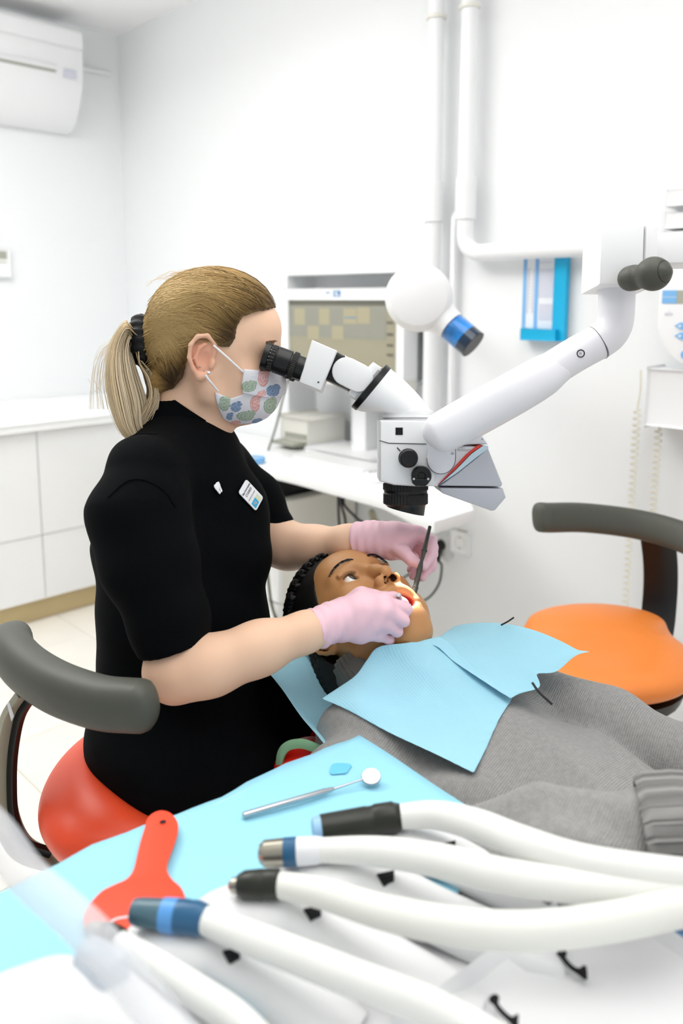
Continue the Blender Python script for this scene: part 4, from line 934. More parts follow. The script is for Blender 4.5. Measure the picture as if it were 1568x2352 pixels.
eb = np.exp(-(((bv - P(395, 1595, 1.07)) / .035) ** 2).sum(1)); allc[len(hv):] = blend(allc[len(hv):], .4 * eb, 'E0A184')
mesh_obj('body', np.vstack([hv, bv]), np.vstack([hf, bf + len(hv)]), 'fair_skin', doc, True, allc)
# tunic
f = Field(V(-.56, .85, .50), V(.12, 1.72, 1.24), .004)
f.chain(*limb([(432, 1060, 1.30, 105), (418, 1150, 1.30, 152), (414, 1250, 1.30, 172), (425, 1400, 1.28, 170), (433, 1520, 1.27, 178), (425, 1680, 1.26, 196), (432, 1790, 1.25, 190)]), k=.03, sq=(SH, 1.28))
f.chain(*limb([(335, 1085, 1.155, 78), (430, 1025, 1.3, 78), (503, 1068, 1.44, 62)]), k=.05)
f.cone(P(540, 1160, 1.28), P(560, 1260, 1.26), .045, .04, .06)
f.cone(P(500, 1640, 1.27), P(700, 1715, 1.29), .10, .055, .05)                                       # lap
f.cone(P(440, 1760, 1.14), P(560, 1800, 1.14), .075, .06, .05)
g = Field(f.lo, f.lo + (f.n - 1) * f.h, f.h); g.F = np.full(f.n, .2, np.float32)
g.chain(*limb([(330, 1095, 1.145, 84), (322, 1180, 1.125, 116), (345, 1300, 1.105, 108), (385, 1420, 1.092, 90), (412, 1510, 1.085, 80)]), k=.02)
hm = P(408, 1490, 1.085); g.plane(hm, unit(img(.25, 1) - CF * .05)); 
h2 = Field(f.lo, f.lo + (f.n - 1) * f.h, f.h); h2.F = np.full(f.n, .2, np.float32)
h2.chain(*limb([(505, 1068, 1.44, 62), (585, 1150, 1.435, 62), (640, 1232, 1.41, 42), (660, 1260, 1.405, 40)]), k=.02); h2.plane(P(641, 1233, 1.41), unit(img(.78, .62)))
for o in (g, h2):
    k = .025; hh = np.maximum(k - np.abs(f.F - o.F), 0) / k; f.F = np.minimum(f.F, o.F) - hh * hh * k * .25
f.warp(lambda X, Y, Z: .0022 * np.sin(34 * X + 26 * Z + 9 * Y) * np.sin(11 * Z - 17 * X + 2) + .0012 * np.sin(70 * Z + 30 * X + 20 * Y))
v_, f_ = f.march(1); tun = mesh_obj('tunic', v_, f_, 'cloth_black', doc)
TF = f
def collar_ring(c, n, r1, r2, h, t):
    ax = unit(n); u = unit(SH - ax * (SH @ ax)); w = np.cross(ax, u); out = []
    for z, r in ((0, 0), (h, -.004), (h, -.004 - t), (0, -t)):
        out.append([c + ax * z + (r1 + r) * math.cos(a) * w + (r2 + r) * math.sin(a) * u for a in np.linspace(0, 2 * math.pi, 48, endpoint=False)])
    return [np.array(x) for x in out]
loft('collar', collar_ring(P(447, 940, 1.29) - unit(img(.68, -1)) * .05, unit(img(.68, -1)), .061, .066, .05, .0035), 'cloth_black', tun, cap=False)
def seam(name, pts, d, par=tun): tube(name, TF.project(spline([P(x, y, d) for x, y in pts], 30), .0005), .0011, 'cloth_black', par, 6)
seam('shoulder_seam', [(365, 965), (345, 1010), (330, 1068)], 1.16); seam('armhole_seam', [(232, 1130), (270, 1085), (330, 1068), (390, 1078), (430, 1110), (450, 1160)], 1.05)
# badge and tooth pin
def on_tunic(px, py, d0=1.1):
    r = ray(px, py); s = np.linspace(d0, 1.5, 400); q = CP + s[:, None] * r; v = TF.sample(q); i = np.argmax(v < 0.0); return CP + s[max(i - 1, 0)] * r
bc = [on_tunic(x, y) for x, y in ((562, 1100), (600, 1140), (580, 1181), (540, 1138))]
cen = sum(bc) / 4; bu = unit(bc[0] - bc[3]); bw = unit(bc[3] - bc[2]); bw = unit(bw - bu * (bw @ bu)); bn = np.cross(bu, bw); bn = bn if bn @ CF < 0 else -bn
# badge axes: bu along the writing, bw up on the badge
Wd, Hd = .032, .041; cen = cen + bn * .006
rb = []
for sx, sy in ((1, 1), (-1, 1), (-1, -1), (1, -1)):
    for a in np.linspace(0, math.pi / 2, 5):
        t = a + {(1, 1): 0, (-1, 1): math.pi / 2, (-1, -1): math.pi, (1, -1): 1.5 * math.pi}[(sx, sy)]
        rb.append(cen + bu * (sx * (Wd / 2 - .004) + .004 * math.cos(t)) + bw * (sy * (Hd / 2 - .004) + .004 * math.sin(t)))
bdg = prism('name_badge', rb, -bn * .0015, 'paper_white', tun, .0002)
text('badge_name', 'Яна Боженова', cen + bw * .012 + bn * .0004, bu, bw, .0042, 'line_dark', bdg, depth=.0001); text('badge_title', 'СТАЖЕР', cen + bw * .006 + bn * .0004, bu, bw, .0052, 'line_dark', bdg, depth=.0001)
def bq(name, a0, a1, b0, b1, m): prism(name, [cen + bu * a + bw * b + bn * .0003 for a, b in ((a0, b0), (a1, b0), (a1, b1), (a0, b1))], bn * .0003, m, bdg, 0)
mat('pale_green', 'D5E0BE', .6); bq('badge_line', -.013, .012, -.0022, -.0006, 'grey_print')
bq('badge_logo', -.013, .001, -.0175, -.0075, 'cyan_plastic'); bq('badge_logo_field', .002, .011, -.0175, -.0075, 'pale_green'); bq('badge_logo_mark', -.0105, -.002, -.0152, -.0098, 'paper_white')
tp_ = [(486, 1122), (486, 1117), (491, 1113), (493, 1110), (498, 1108), (501, 1112), (503, 1120), (506, 1129), (505, 1133), (502, 1132), (500, 1126), (498, 1122), (498, 1127), (501, 1134), (499, 1138), (496, 1137), (492, 1131), (488, 1127)]
tp3 = np.array([on_tunic(x, y) for x, y in tp_]); tn = bn; tc_ = tp3.mean(0); tp3 = tp3 - np.outer((tp3 - tc_) @ tn, tn)
prism('tooth_pin', tp3 + tn * .004, tn * .0015, 'paper_white', tun, .0003)
# trousers and shoes
f = Field(V(-.5, .85, .04), V(.25, 1.7, .78), .006)
f.cone(P(435, 1770, 1.2), P(430, 1770, 1.34), .10, .10, .03)
for a, b, c in ((P(440, 1770, 1.16), V(.02, 1.03, .58), V(-.10, 1.0, .14)), (P(450, 1740, 1.36), V(.04, 1.40, .58), V(-.06, 1.42, .14))):
    f.cone(a, b, .085, .058, .04); f.cone(b, c, .056, .045, .02)
v_, f_ = f.march(2); mesh_obj('trousers', v_, f_, 'cloth_black', doc)
for c in (V(-.10, 1.0, 0), V(-.06, 1.42, 0)):
    f = Field(c - V(.12, .08, .01), c + V(.25, .08, .16), .005); f.chain([c + V(-.03, 0, .045), c + V(.07, -.005, .04), c + V(.16, -.01, .033)], [.042, .04, .032], .02); f.cone(c + V(0, 0, .1), c + V(0, 0, .06), .048, .045, .02); f.plane(c + V(0, 0, .004), (0, 0, -1)); v_, f_ = f.march(2); mesh_obj('shoe', v_, f_, 'white_plastic', doc)
# gloves
def glove(name, wrist, palm, fingers, cuff_o, cuff_n, wr):
    allp = np.vstack([limb(x)[0] for x in [wrist] + palm + fingers]); f = Field(allp.min(0) - .05, allp.max(0) + .05, .0015)
    f.chain(*limb(wrist), k=.01)
    for x in palm: f.chain(*limb(x), k=.014)
    for x in fingers: f.chain(*limb(x), k=.0045)
    ax = unit(cuff_n)
    def wrk(X, Y, Z):
        t = (X - cuff_o[0]) * ax[0] + (Y - cuff_o[1]) * ax[1] + (Z - cuff_o[2]) * ax[2]; e = np.exp(-np.maximum(-t, 0) / .035)
        return wr * e * np.sin(520 * t + 90 * Z + 60 * X) + wr * .5 * np.sin(210 * X - 160 * Z + 100 * Y)
    f.warp(wrk); f.plane(cuff_o, cuff_n); v_, f_ = f.march(1); return mesh_obj(name, v_, f_, 'glove_pink', doc)
co = P(722, 1442, 1.115)
glove('glove', [(700, 1452, 1.11, 45), (735, 1440, 1.12, 43), (770, 1425, 1.13, 40)],
    [[(765, 1420, 1.135, 30), (830, 1388, 1.14, 26), (878, 1382, 1.142, 20)], [(765, 1425, 1.13, 32), (835, 1405, 1.13, 27), (890, 1404, 1.132, 19)], [(765, 1432, 1.13, 30), (830, 1432, 1.13, 25), (884, 1432, 1.133, 18)], [(765, 1440, 1.13, 26), (825, 1450, 1.135, 22), (866, 1456, 1.141, 16)], [(775, 1405, 1.155, 26), (832, 1378, 1.163, 25), (880, 1376, 1.172, 18)]],
    [[(878, 1382, 1.142, 18), (932, 1399, 1.146, 14), (926, 1390, 1.178, 12.5), (912, 1383, 1.19, 11)], [(890, 1404, 1.132, 18), (926, 1426, 1.138, 13.5), (914, 1420, 1.172, 12), (898, 1412, 1.18, 11)],
     [(884, 1432, 1.133, 17), (911, 1450, 1.142, 12.5), (898, 1440, 1.172, 12), (880, 1432, 1.178, 10)], [(866, 1456, 1.141, 15), (893, 1470, 1.15, 11), (880, 1458, 1.172, 11)], [(880, 1376, 1.172, 16), (905, 1374, 1.18, 14), (920, 1382, 1.178, 11)]],
    co, unit(P(690, 1456, 1.105) - P(760, 1430, 1.125)), .0011)
co2 = P(818, 1243, 1.325)
glove('glove', [(795, 1245, 1.33, 40), (830, 1241, 1.32, 40), (870, 1238, 1.312, 38)],
    [[(860, 1235, 1.315, 34), (915, 1233, 1.305, 31), (962, 1224, 1.30, 17)], [(860, 1240, 1.325, 30), (915, 1240, 1.325, 28), (955, 1230, 1.33, 17)], [(860, 1248, 1.315, 28), (905, 1262, 1.305, 20), (925, 1265, 1.32, 16)]],
    [[(962, 1224, 1.30, 15), (991, 1244, 1.285, 13), (993, 1272, 1.275, 12), (974, 1300, 1.268, 11)], [(955, 1230, 1.32, 15), (994, 1258, 1.31, 12.5), (990, 1300, 1.30, 12), (969, 1325, 1.29, 11)], [(945, 1236, 1.335, 14), (976, 1275, 1.335, 12), (962, 1312, 1.32, 11), (949, 1323, 1.315, 10)],
     [(930, 1242, 1.35, 13), (950, 1282, 1.35, 11), (943, 1308, 1.34, 10)], [(900, 1252, 1.295, 20), (926, 1268, 1.28, 16), (946, 1287, 1.268, 14), (960, 1295, 1.262, 12)]],
    co2, unit(P(780, 1250, 1.335) - P(860, 1238, 1.315)), .0012)
# face mask
MP = [((571, 888), 17, 12, 'g'), ((604, 868), 12, 20, 'p'), ((626, 898), 15, 13, 'b'), ((515, 927), 13, 17, 'g'), ((541, 935), 12, 11, 'b'), ((585, 928), 11, 18, 'p'), ((619, 933), 14, 17, 'g'), ((563, 956), 20, 11, 'g'), ((527, 957), 8, 8, 'b'), ((538, 973), 12, 6, 'p'), ((590, 969), 11, 7, 'b'), ((600, 905), 9, 7, 'p')]
PCOL = {'g': ('B6C6B4', '8FA892'), 'p': ('EDC0BC', 'D89490'), 'b': ('8FA6C4', '5E7BA4')}
def mask_colors(px, py):
    n = len(px); c = np.tile(np.array(lin('E6E6EC')[:3]), (n, 1))
    for (x, y), rx, ry, k in MP:
        a, b = [np.array(lin(q)[:3]) for q in PCOL[k]]
        body = np.hypot((px - x) / rx, (py - y) / ry); hd = np.hypot((px - x - rx * .55) / (rx * .62), (py - y + ry * .6) / (ry * .62)); s = np.minimum(body, hd)
        inside = s < 1; c[inside] = a; ringm = inside & ((s > .86) | ((s > .48) & (s < .58)) | (s < .14)); c[ringm] = b
    return c
mat('mask_cloth', 'E6E6EC', .8, attr='Col')
def px_of(w):
    r = w - CP; d = r @ CF; return CX + FPX * (r @ CXV) / d, CY - FPX * (r @ CU) / d
def mask_chunk(name, poly, off, bulge, par):
    """cloth panel that hugs the face: head volume plus a soft bulge, kept inside the side outline"""
    g = Field((-.085, .0, -.125), (.085, .135, .03), .0015); X = np.stack(np.meshgrid(*[np.arange(n) * g.h + l for n, l in zip(g.n, g.lo)], indexing='ij'), -1)
    g.F = DHF.sample(X).astype(np.float32)
    q = [DL(P(x, y, 1.275)) * V(0, 1, 1) for x, y, _ in bulge]; r = [k * DS for _, _, k in bulge]; g.chain(q, r, .03, sq=(V(1, 0, 0), 1.7)); g.F -= off
    pl = [DL(P(x, y, 1.235))[1:] for x, y in poly]; yy = np.arange(g.n[1]) * g.h + g.lo[1]; zz = np.arange(g.n[2]) * g.h + g.lo[2]
    sd = poly_sd(yy[:, None], zz[None], pl); g.F = np.maximum(g.F, sd[None].astype(np.float32)); v, fc = g.march(1)
    w = local_to_world(v, DO, DR, DS); px, py = px_of(w); return mesh_obj(name, w, fc, 'mask_cloth', par, True, mask_colors(px, py))
MB = [(616, 872, .011), (604, 903, .0165), (590, 930, .0165), (567, 946, .015)]
lower = mask_chunk('face_mask', [(493, 896), (512, 906), (532, 913), (552, 906), (580, 890), (662, 880), (656, 915), (640, 945), (615, 968), (590, 979), (535, 981), (512, 964), (502, 938), (496, 915)], .0028, MB, doc)
upper = mask_chunk('mask_fold', [(559, 845), (600, 850), (672, 856), (672, 918), (640, 917), (600, 912), (557, 902), (554, 880)], .0055, MB, lower)
hw = lambda x, y, d: P(x, y, d)
tube('ear_loop', spline([hw(490, 793, 1.195), hw(515, 815, 1.198), hw(540, 838, 1.208), hw(560, 856, 1.217)], 16), .0017, 'elastic_white', lower, 8)
tube('ear_loop', spline([hw(472, 862, 1.19), hw(482, 876, 1.195), hw(500, 898, 1.212)], 12), .0017, 'elastic_white', lower, 8)
tube('stitching', spline([hw(562, 862, 1.2165), hw(600, 868, 1.217), hw(640, 876, 1.23)], 14), .0003, 'pale_print', lower, 5)
# ear studs
for x, y, r in ((460, 842, .0016), (469, 851, .0016), (479, 857, .0027)):
    lathe('ear_stud', P(x, y, 1.178), -CF, [(0, r * .8), (.001, r), (.002, r * .6), (.0024, 0)], 'chrome', doc, 10)
# hair: combed cap gathered to the band
HC = P(490, 738, 1.275); CAXM = np.stack([CXV, CU, -CF], 1)
def hp(x, y, d=1.275): return P(x, y, d)
f = Field(P(250, 1000, 1.275) - V(.0, .14, .02), P(660, 590, 1.275) + V(.02, .14, .02), .0022)
k1 = 1.275 / FPX
f.ell(hp(496, 726), (139 * k1, 110 * k1, .088), CAXM, .02); f.ell(hp(425, 745), (80 * k1, 90 * k1, .082), CAXM, .02)
f.ell(hp(418, 825), (58 * k1, 76 * k1, .066), CAXM, .03); f.cone(hp(415, 790), hp(350, 785), .052, .026, .03)
f.cone(hp(420, 865), hp(382, 880), .04, .03, .02, sq=(CF, 1.3))
sl_, g3 = f.sub(f.lo, f.lo + (f.n - 1) * f.h); WX = np.stack(np.broadcast_arrays(*g3), -1); hdF = (DHF.sample((WX - DO) @ DR / DS) * DS).astype(np.float32); f.F[sl_] = np.minimum(f.F[sl_], hdF - .0032); del WX
cut = [(637, 704), (612, 712), (585, 716), (556, 728), (543, 752), (540, 776), (528, 796), (505, 797), (486, 786), (468, 774), (448, 786), (434, 812), (426, 838), (420, 866), (398, 892), (372, 902), (340, 905), (340, 1010), (700, 1010), (700, 704)]
g_ = [(np.arange(m) * f.h + l) for m, l in zip(f.n, f.lo)]
gX, gY, gZ = np.meshgrid(*g_, indexing='ij', sparse=True); dv = gY * CF[1] + (gZ - CAMH) * CF[2]; de = 1.28 - np.abs(dv - 1.28)      # both sides of the head get the near side's hairline
sd = poly_sd(CX + FPX * gX / dv * np.where(dv > 1.28, 1, 1) * np.where(dv > 1.28, dv / de, 1), CY - FPX * (gY * CU[1] + (gZ - CAMH) * CU[2]) / dv, cut) * 1.24 / FPX
UNC = Field(f.lo, f.lo + (f.n - 1) * f.h, f.h); UNC.F = f.F.copy()
f.F = np.maximum(f.F, (-sd).astype(np.float32)); 
f.warp(lambda X, Y, Z: .0007 * np.sin(900 * (Z * .93 + Y * .4) + 25 * np.sin(12 * X)))
v_, f_ = f.march(1)
pxh, pyh = px_of(v_)
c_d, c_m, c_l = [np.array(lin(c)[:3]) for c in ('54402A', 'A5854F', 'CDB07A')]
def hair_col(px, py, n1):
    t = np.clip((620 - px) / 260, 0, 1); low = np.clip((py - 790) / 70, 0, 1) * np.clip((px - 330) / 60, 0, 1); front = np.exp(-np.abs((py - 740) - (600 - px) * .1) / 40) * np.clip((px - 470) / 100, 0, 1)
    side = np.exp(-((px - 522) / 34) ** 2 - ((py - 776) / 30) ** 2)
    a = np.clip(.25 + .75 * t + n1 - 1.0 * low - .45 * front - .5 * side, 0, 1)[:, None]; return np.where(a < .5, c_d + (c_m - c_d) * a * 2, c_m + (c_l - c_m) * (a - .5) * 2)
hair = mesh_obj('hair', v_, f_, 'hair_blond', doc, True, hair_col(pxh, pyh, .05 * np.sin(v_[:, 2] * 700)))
paths, cols = [], []
band = hp(346, 785)
for i in range(2800):
    # start on the hairline or the parting, run back over the head to the band
    side = RNG.random()
    hl = [(634, 703), (612, 710), (585, 714), (556, 726), (542, 752), (538, 778), (510, 794), (470, 772), (436, 806), (424, 845), (400, 888)]
    t = RNG.random() ** .8 * (len(hl) - 1); a = int(min(t, len(hl) - 2)); q = np.array(hl[a]) * (1 - (t - a)) + np.array(hl[a + 1]) * (t - a)
    lat = -.082 + .10 * (RNG.random() ** 1.6 if t > 1.5 else RNG.random() * 1.35)
    st0 = P(q[0] - 4 * RNG.random(), q[1] - 4 * RNG.random(), 1.275 + lat)
    if t > .9:
        rr_ = ray(q[0] - 5 * RNG.random() - 2, q[1] - 4 * RNG.random()); sd_ = np.linspace(1.13, 1.30, 90); hit = UNC.sample(CP + sd_[:, None] * rr_) < 0
        if hit.any(): st0 = CP + sd_[np.argmax(hit)] * rr_
    en = band + V(RNG.normal() * .004, RNG.normal() * .016, RNG.normal() * .02)
    skip = RNG.random() * .35 if RNG.random() < .5 else 0
    s = np.linspace(skip, 1, 15)[:, None]; c0 = hp(470, 760)
    dr = (st0 - c0) * (1 - s) + (en - c0) * s + V(0, 0, .05) * np.sin(np.pi * s) * (1 if q[1] < 760 else .45) + (-CF) * .05 * np.sin(np.pi * s) * (lat < 0)
    ln = np.linalg.norm(dr, axis=1, keepdims=True); p = c0 + dr / ln * np.maximum(ln, .075)
    p = UNC.project(p, .0008 + .0012 * RNG.random(), 5); p[-1] = en * .6 + p[-1] * .4
    x, y = px_of(p); ok = np.all(np.isfinite(p)) and np.max(np.linalg.norm(np.diff(p, axis=0), axis=1)) < .05
    if not ok: continue
    r = np.full(15, .00032 + .00032 * RNG.random()); r[:3] *= np.array([.2, .5, .8])
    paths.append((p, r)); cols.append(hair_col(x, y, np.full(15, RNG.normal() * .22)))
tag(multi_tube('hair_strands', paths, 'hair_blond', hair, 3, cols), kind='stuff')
# band
mat('scrunchie', '0A0C12', .6, bump=.5, bscale=500)
bt = [hp(346, 738), hp(354, 760), hp(354, 800), hp(346, 828)]
f = Field(hp(330, 785) - V(.06, .07, .09), hp(330, 785) + V(.06, .07, .09), .0018)
f.ell(hp(331, 785), (.023, .045, .040), np.stack([unit(img(1, -.15)), unit(img(.15, 1)), CF], 1), .004); f.warp(lambda X, Y, Z: .0012 * np.sin(420 * Z + 160 * Y) + .0008 * np.sin(600 * Y)); v_, f_ = f.march(1); mesh_obj('hair_band', v_, f_, 'scrunchie', doc)
f = Field(hp(300, 800) - V(.06, .06, .06), hp(300, 800) + V(.06, .06, .06), .002); f.ell(hp(312, 795), (.016, .03, .025), CAXM, .004); v_, f_ = f.march(1); mesh_obj('hair_band_loop', v_, f_, 'scrunchie', doc)
# ponytail
paths, cols = [], []
pale, gold, dk = [np.array(lin(c)[:3]) for c in ('F9E9CB', 'E6C486', 'A5804A')]
CL = [(RNG.random(), RNG.normal() * .85, RNG.normal() * .021, RNG.random(), np.clip(.66 + RNG.normal() * .3, 0, 1)) for _ in range(46)]
for i in range(1900):
    u, w, dd, br, mm_ = CL[i % 46]; j1, j2, j3 = RNG.normal(size=3); u = np.clip(u + .05 * j1, 0, 1); w += .30 * j2; dd += .004 * j3
    x0 = 306 + 5 * j1; y0 = 748 + 66 * u
    if br < .74:
        K = [(x0, y0, 1.275 + dd * .6), (284 + 18 * u, 738 + 40 * u + 5 * w, 1.272 + dd), (252 + 44 * u + 5 * w, 786 + 28 * u, 1.268 + dd * 1.1), (240 + 66 * u + 8 * w, 850 + 10 * u, 1.265 + dd * 1.3), (248 + 74 * u + 10 * w, 920, 1.262 + dd * 1.3), (268 + 56 * u + 12 * w, 980 - 14 * u + 9 * w, 1.26 + dd * 1.2), (288 + 40 * u + 16 * w, 1012 - 30 * u + 12 * w, 1.258 + dd)]
    else:
        K = [(x0 + 8, y0 + 22, 1.27 + dd * .6), (316 + 14 * u, 832, 1.268 + dd), (334 + 20 * u + 5 * w, 868, 1.265 + dd), (342 + 16 * u + 6 * w, 912 + 4 * w, 1.262 + dd), (326 + 12 * w, 955 + 8 * w, 1.26 + dd), (300 + 14 * w, 985 + 10 * w, 1.258 + dd)]
    p = spline([P(*k) for k in K], 24); n = len(p); r = np.linspace(.00062, .0003, n) * (.8 + .5 * RNG.random())
    m = np.clip(mm_ + .12 * j2 - (.25 if br >= .74 else 0), 0, 1); base = dk * (1 - m) * .35 + gold * (1 - m) * .65 + pale * m
    tt = np.linspace(0, 1, n)[:, None]; paths.append((p, r)); cols.append(base * (1 - tt) * .9 + (base * .6 + pale * .4) * tt)
for i in range(26):
    a = RNG.random(); w = RNG.normal()
    K = [(325, 760 + 30 * a, 1.26), (285 + 10 * w, 770 + 20 * a, 1.25), (240 + 10 * w, 800 + 30 * a, 1.245), (228 + 12 * w, 860 + 40 * a, 1.245), (235 + 20 * w - 25 * (a > .8), 940 - 70 * (a > .8), 1.245)]
    p = spline([P(*k) for k in K], 20); paths.append((p, np.full(len(p), .00032))); cols.append(np.tile(pale, (len(p), 1)))
for i in range(30):      # fine flyaway hairs on the crown and nape
    x = 380 + 230 * RNG.random(); y = 640 + .0022 * (x - 495) ** 2 - 22; K = [(x, y + 12, 1.26), (x - 25, y - 2 + 4 * RNG.normal(), 1.26), (x - 60, y + 12 + 6 * RNG.normal(), 1.262)]
    p = spline([P(*k) for k in K], 10); paths.append((p, np.full(len(p), .00022))); cols.append(np.tile(gold, (len(p), 1)))
tag(multi_tube('ponytail', paths, 'hair_blond', doc, 3, cols), kind='stuff')
paths = []
for i in range(60):
    s = RNG.random(); x = 590 + 38 * s; y = 795 - 9 * math.sin(s * 2.0) + RNG.normal() * 1.2; p = spline([P(x, y + 2, 1.232), P(x + 4, y - 2, 1.230), P(x + 9, y - 3, 1.231)], 6); paths.append((p, np.full(len(p), .0003)))
mat('brow_brown', '8A5F40', .6); multi_tube('eyebrow', paths, 'brow_brown', doc, 4)
# ================================================================== the patient
PR_ = np.array([[-0.798, 0.162, -0.58], [-0.602, -0.199, 0.773], [0.01, 0.966, 0.257]]); PO = V(.0302, 1.2107, .8494)
def PLc(p): return (np.asarray(p) - PO) @ PR_
def PH(*p): return PR_ @ np.array(p, float) + PO
mat('brown_skin', 'C08A58', .42, sss=.05, attr='Col', bump=.05, bscale=900)
pat = thing('person', 'reclining patient in a grey sweater with dark braids and an open mouth', 'person', V(.122, 1.10, .6))
JAW = .024
f = head_field((-.11, -.16, -.30), (.11, .13, .14), .0014, JAW)
add_lids(f, .0068)
for s in (-1, 1): add_ear(f, s)
MC = V(0, .080, -.079)
lipp = [V(.0245 * math.cos(t), .0805 + .010 * abs(math.sin(t)) * (1 if math.sin(t) > 0 else .2) - (.006 if math.sin(t) < -.3 else 0), -.080 + (.0205 if math.sin(t) > 0 else .0215) * math.sin(t)) for t in np.linspace(0, 2 * math.pi, 33)]
f.ell((0, .078, -.062), (.030, .018, .014), None, .012)
f.ell((0, .066, -.104), (.026, .018, .014), None, .014)
f.ell(MC + V(0, .004, 0), (.0210, .040, .0180), None, .004, 'sub')
f.chain(lipp, [.0046 + .0012 * abs(math.sin(t)) for t in np.linspace(0, 2 * math.pi, 33)], .005)
f.chain([V(0, -.02, -.06), V(0, -.028, -.12), V(0, -.035, -.20)], [.052, .052, .058], .025)
v_, f_ = f.march(2)
hv = local_to_world(v_, PO, PR_)
c0 = np.array(lin('C08A58')[:3]); col = np.tile(c0, (len(v_), 1))
def ppaint(col, c, r, w, hexc): e = np.exp(-(((v_ - V(*c)) / V(*r)) ** 2).sum(1)); return blend(col, np.clip(w * e, 0, 1), hexc)
col = ppaint(col, (0, .08, .05), (.05, .03, .03), .5, 'CE9A66'); col = ppaint(col, (.04, .06, -.02), (.02, .03, .02), .5, 'CB9560'); col = ppaint(col, (0, .1, -.02), (.01, .02, .02), .45, 'CF9C68')
lp = np.array(lipp); dmin = np.min(np.linalg.norm(v_[:, None] - lp[None, ::2], axis=2), axis=1) if len(v_) < 60000 else np.min(np.stack([np.linalg.norm(v_ - q, axis=1) for q in lp]), axis=0)
col = blend(col, np.clip(1.3 - dmin / .006, 0, .75), '8E5147')
cav = (np.abs(v_[:, 0]) < .021) & (np.abs(v_[:, 2] + .083) < .0185) & (v_[:, 1] < .083) & (v_[:, 1] > .02); col[cav] = np.array(lin('C2402F')[:3])
for s in (-1, 1): col = ppaint(col, (s * .032, .084, .012), (.018, .01, .008), .15, '7F5030')
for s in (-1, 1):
    nd_ = np.hypot(v_[:, 0] - s * .0077, v_[:, 1] - .0995) ; col[(nd_ < .0052) & (v_[:, 2] > -.0465) & (v_[:, 2] < -.030) & (v_[:, 1] < .1045)] = np.array(lin('3A1A10')[:3])  # nostril insides painted dark, their shade put into the skin colour
# neck continues into shoulders and arms under the sweater
f = Field(V(-.2, .7, .56), V(.7, 1.4, .9), .006)
f.cone(PH(0, -.03, -.14), PB(.06, 0, .69), .05, .055, .02); f.cone(PB(.06, 0, .68), PB(.6, 0, .675), .055, .06, .03, sq=(E2, 1.8)); f.cone(PB(.04, -.15, .70), PB(.04, .15, .70), .04, .04, .03)
f.chain([PB(.04, -.18, .72), PB(.27, -.235, .735), PB(.53, -.02, .845)], [.042, .036, .028], .015); f.chain([PB(.04, .18, .72), PB(.32, .23, .70), PB(.6, .12, .76)], [.042, .036, .028], .015)
bv, bf = f.march(1)
hw0 = PB(.52, -.028, .853); hf_ = E1 * .777 + E2 * .629; hs_ = E1 * .629 - E2 * .777; g = Field(hw0 - .16, hw0 + .22, .003)
g.cone(PB(.47, -.068, .845), hw0 + hf_ * .03, .026, .023, .01); g.cone(hw0 + hf_ * .04, hw0 + hf_ * .085, .021, .02, .012, sq=(hs_, 1.7))
for q, L_ in ((-.027, .058), (-.009, .072), (.009, .07), (.026, .056)): g.chain([hw0 + hf_ * .085 + hs_ * q, hw0 + hf_ * (.085 + L_ * .5) + hs_ * q * 1.1, hw0 + hf_ * (.085 + L_ * .95) + hs_ * q * 1.1 - V(0, 0, .012)], [.0095, .0085, .007], .003)
g.chain([hw0 + hf_ * .045 + hs_ * .03, hw0 + hf_ * .075 + hs_ * .05, hw0 + hf_ * .105 + hs_ * .055], [.012, .0105, .008], .006)
v2, f2 = g.march(1); bf = np.vstack([bf, f2 + len(bv)]); bv = np.vstack([bv, v2])
mesh_obj('body', np.vstack([hv, bv]), np.vstack([f_, bf + len(hv)]), 'brown_skin', pat, True, np.vstack([col, np.tile(c0, (len(bv), 1))]))
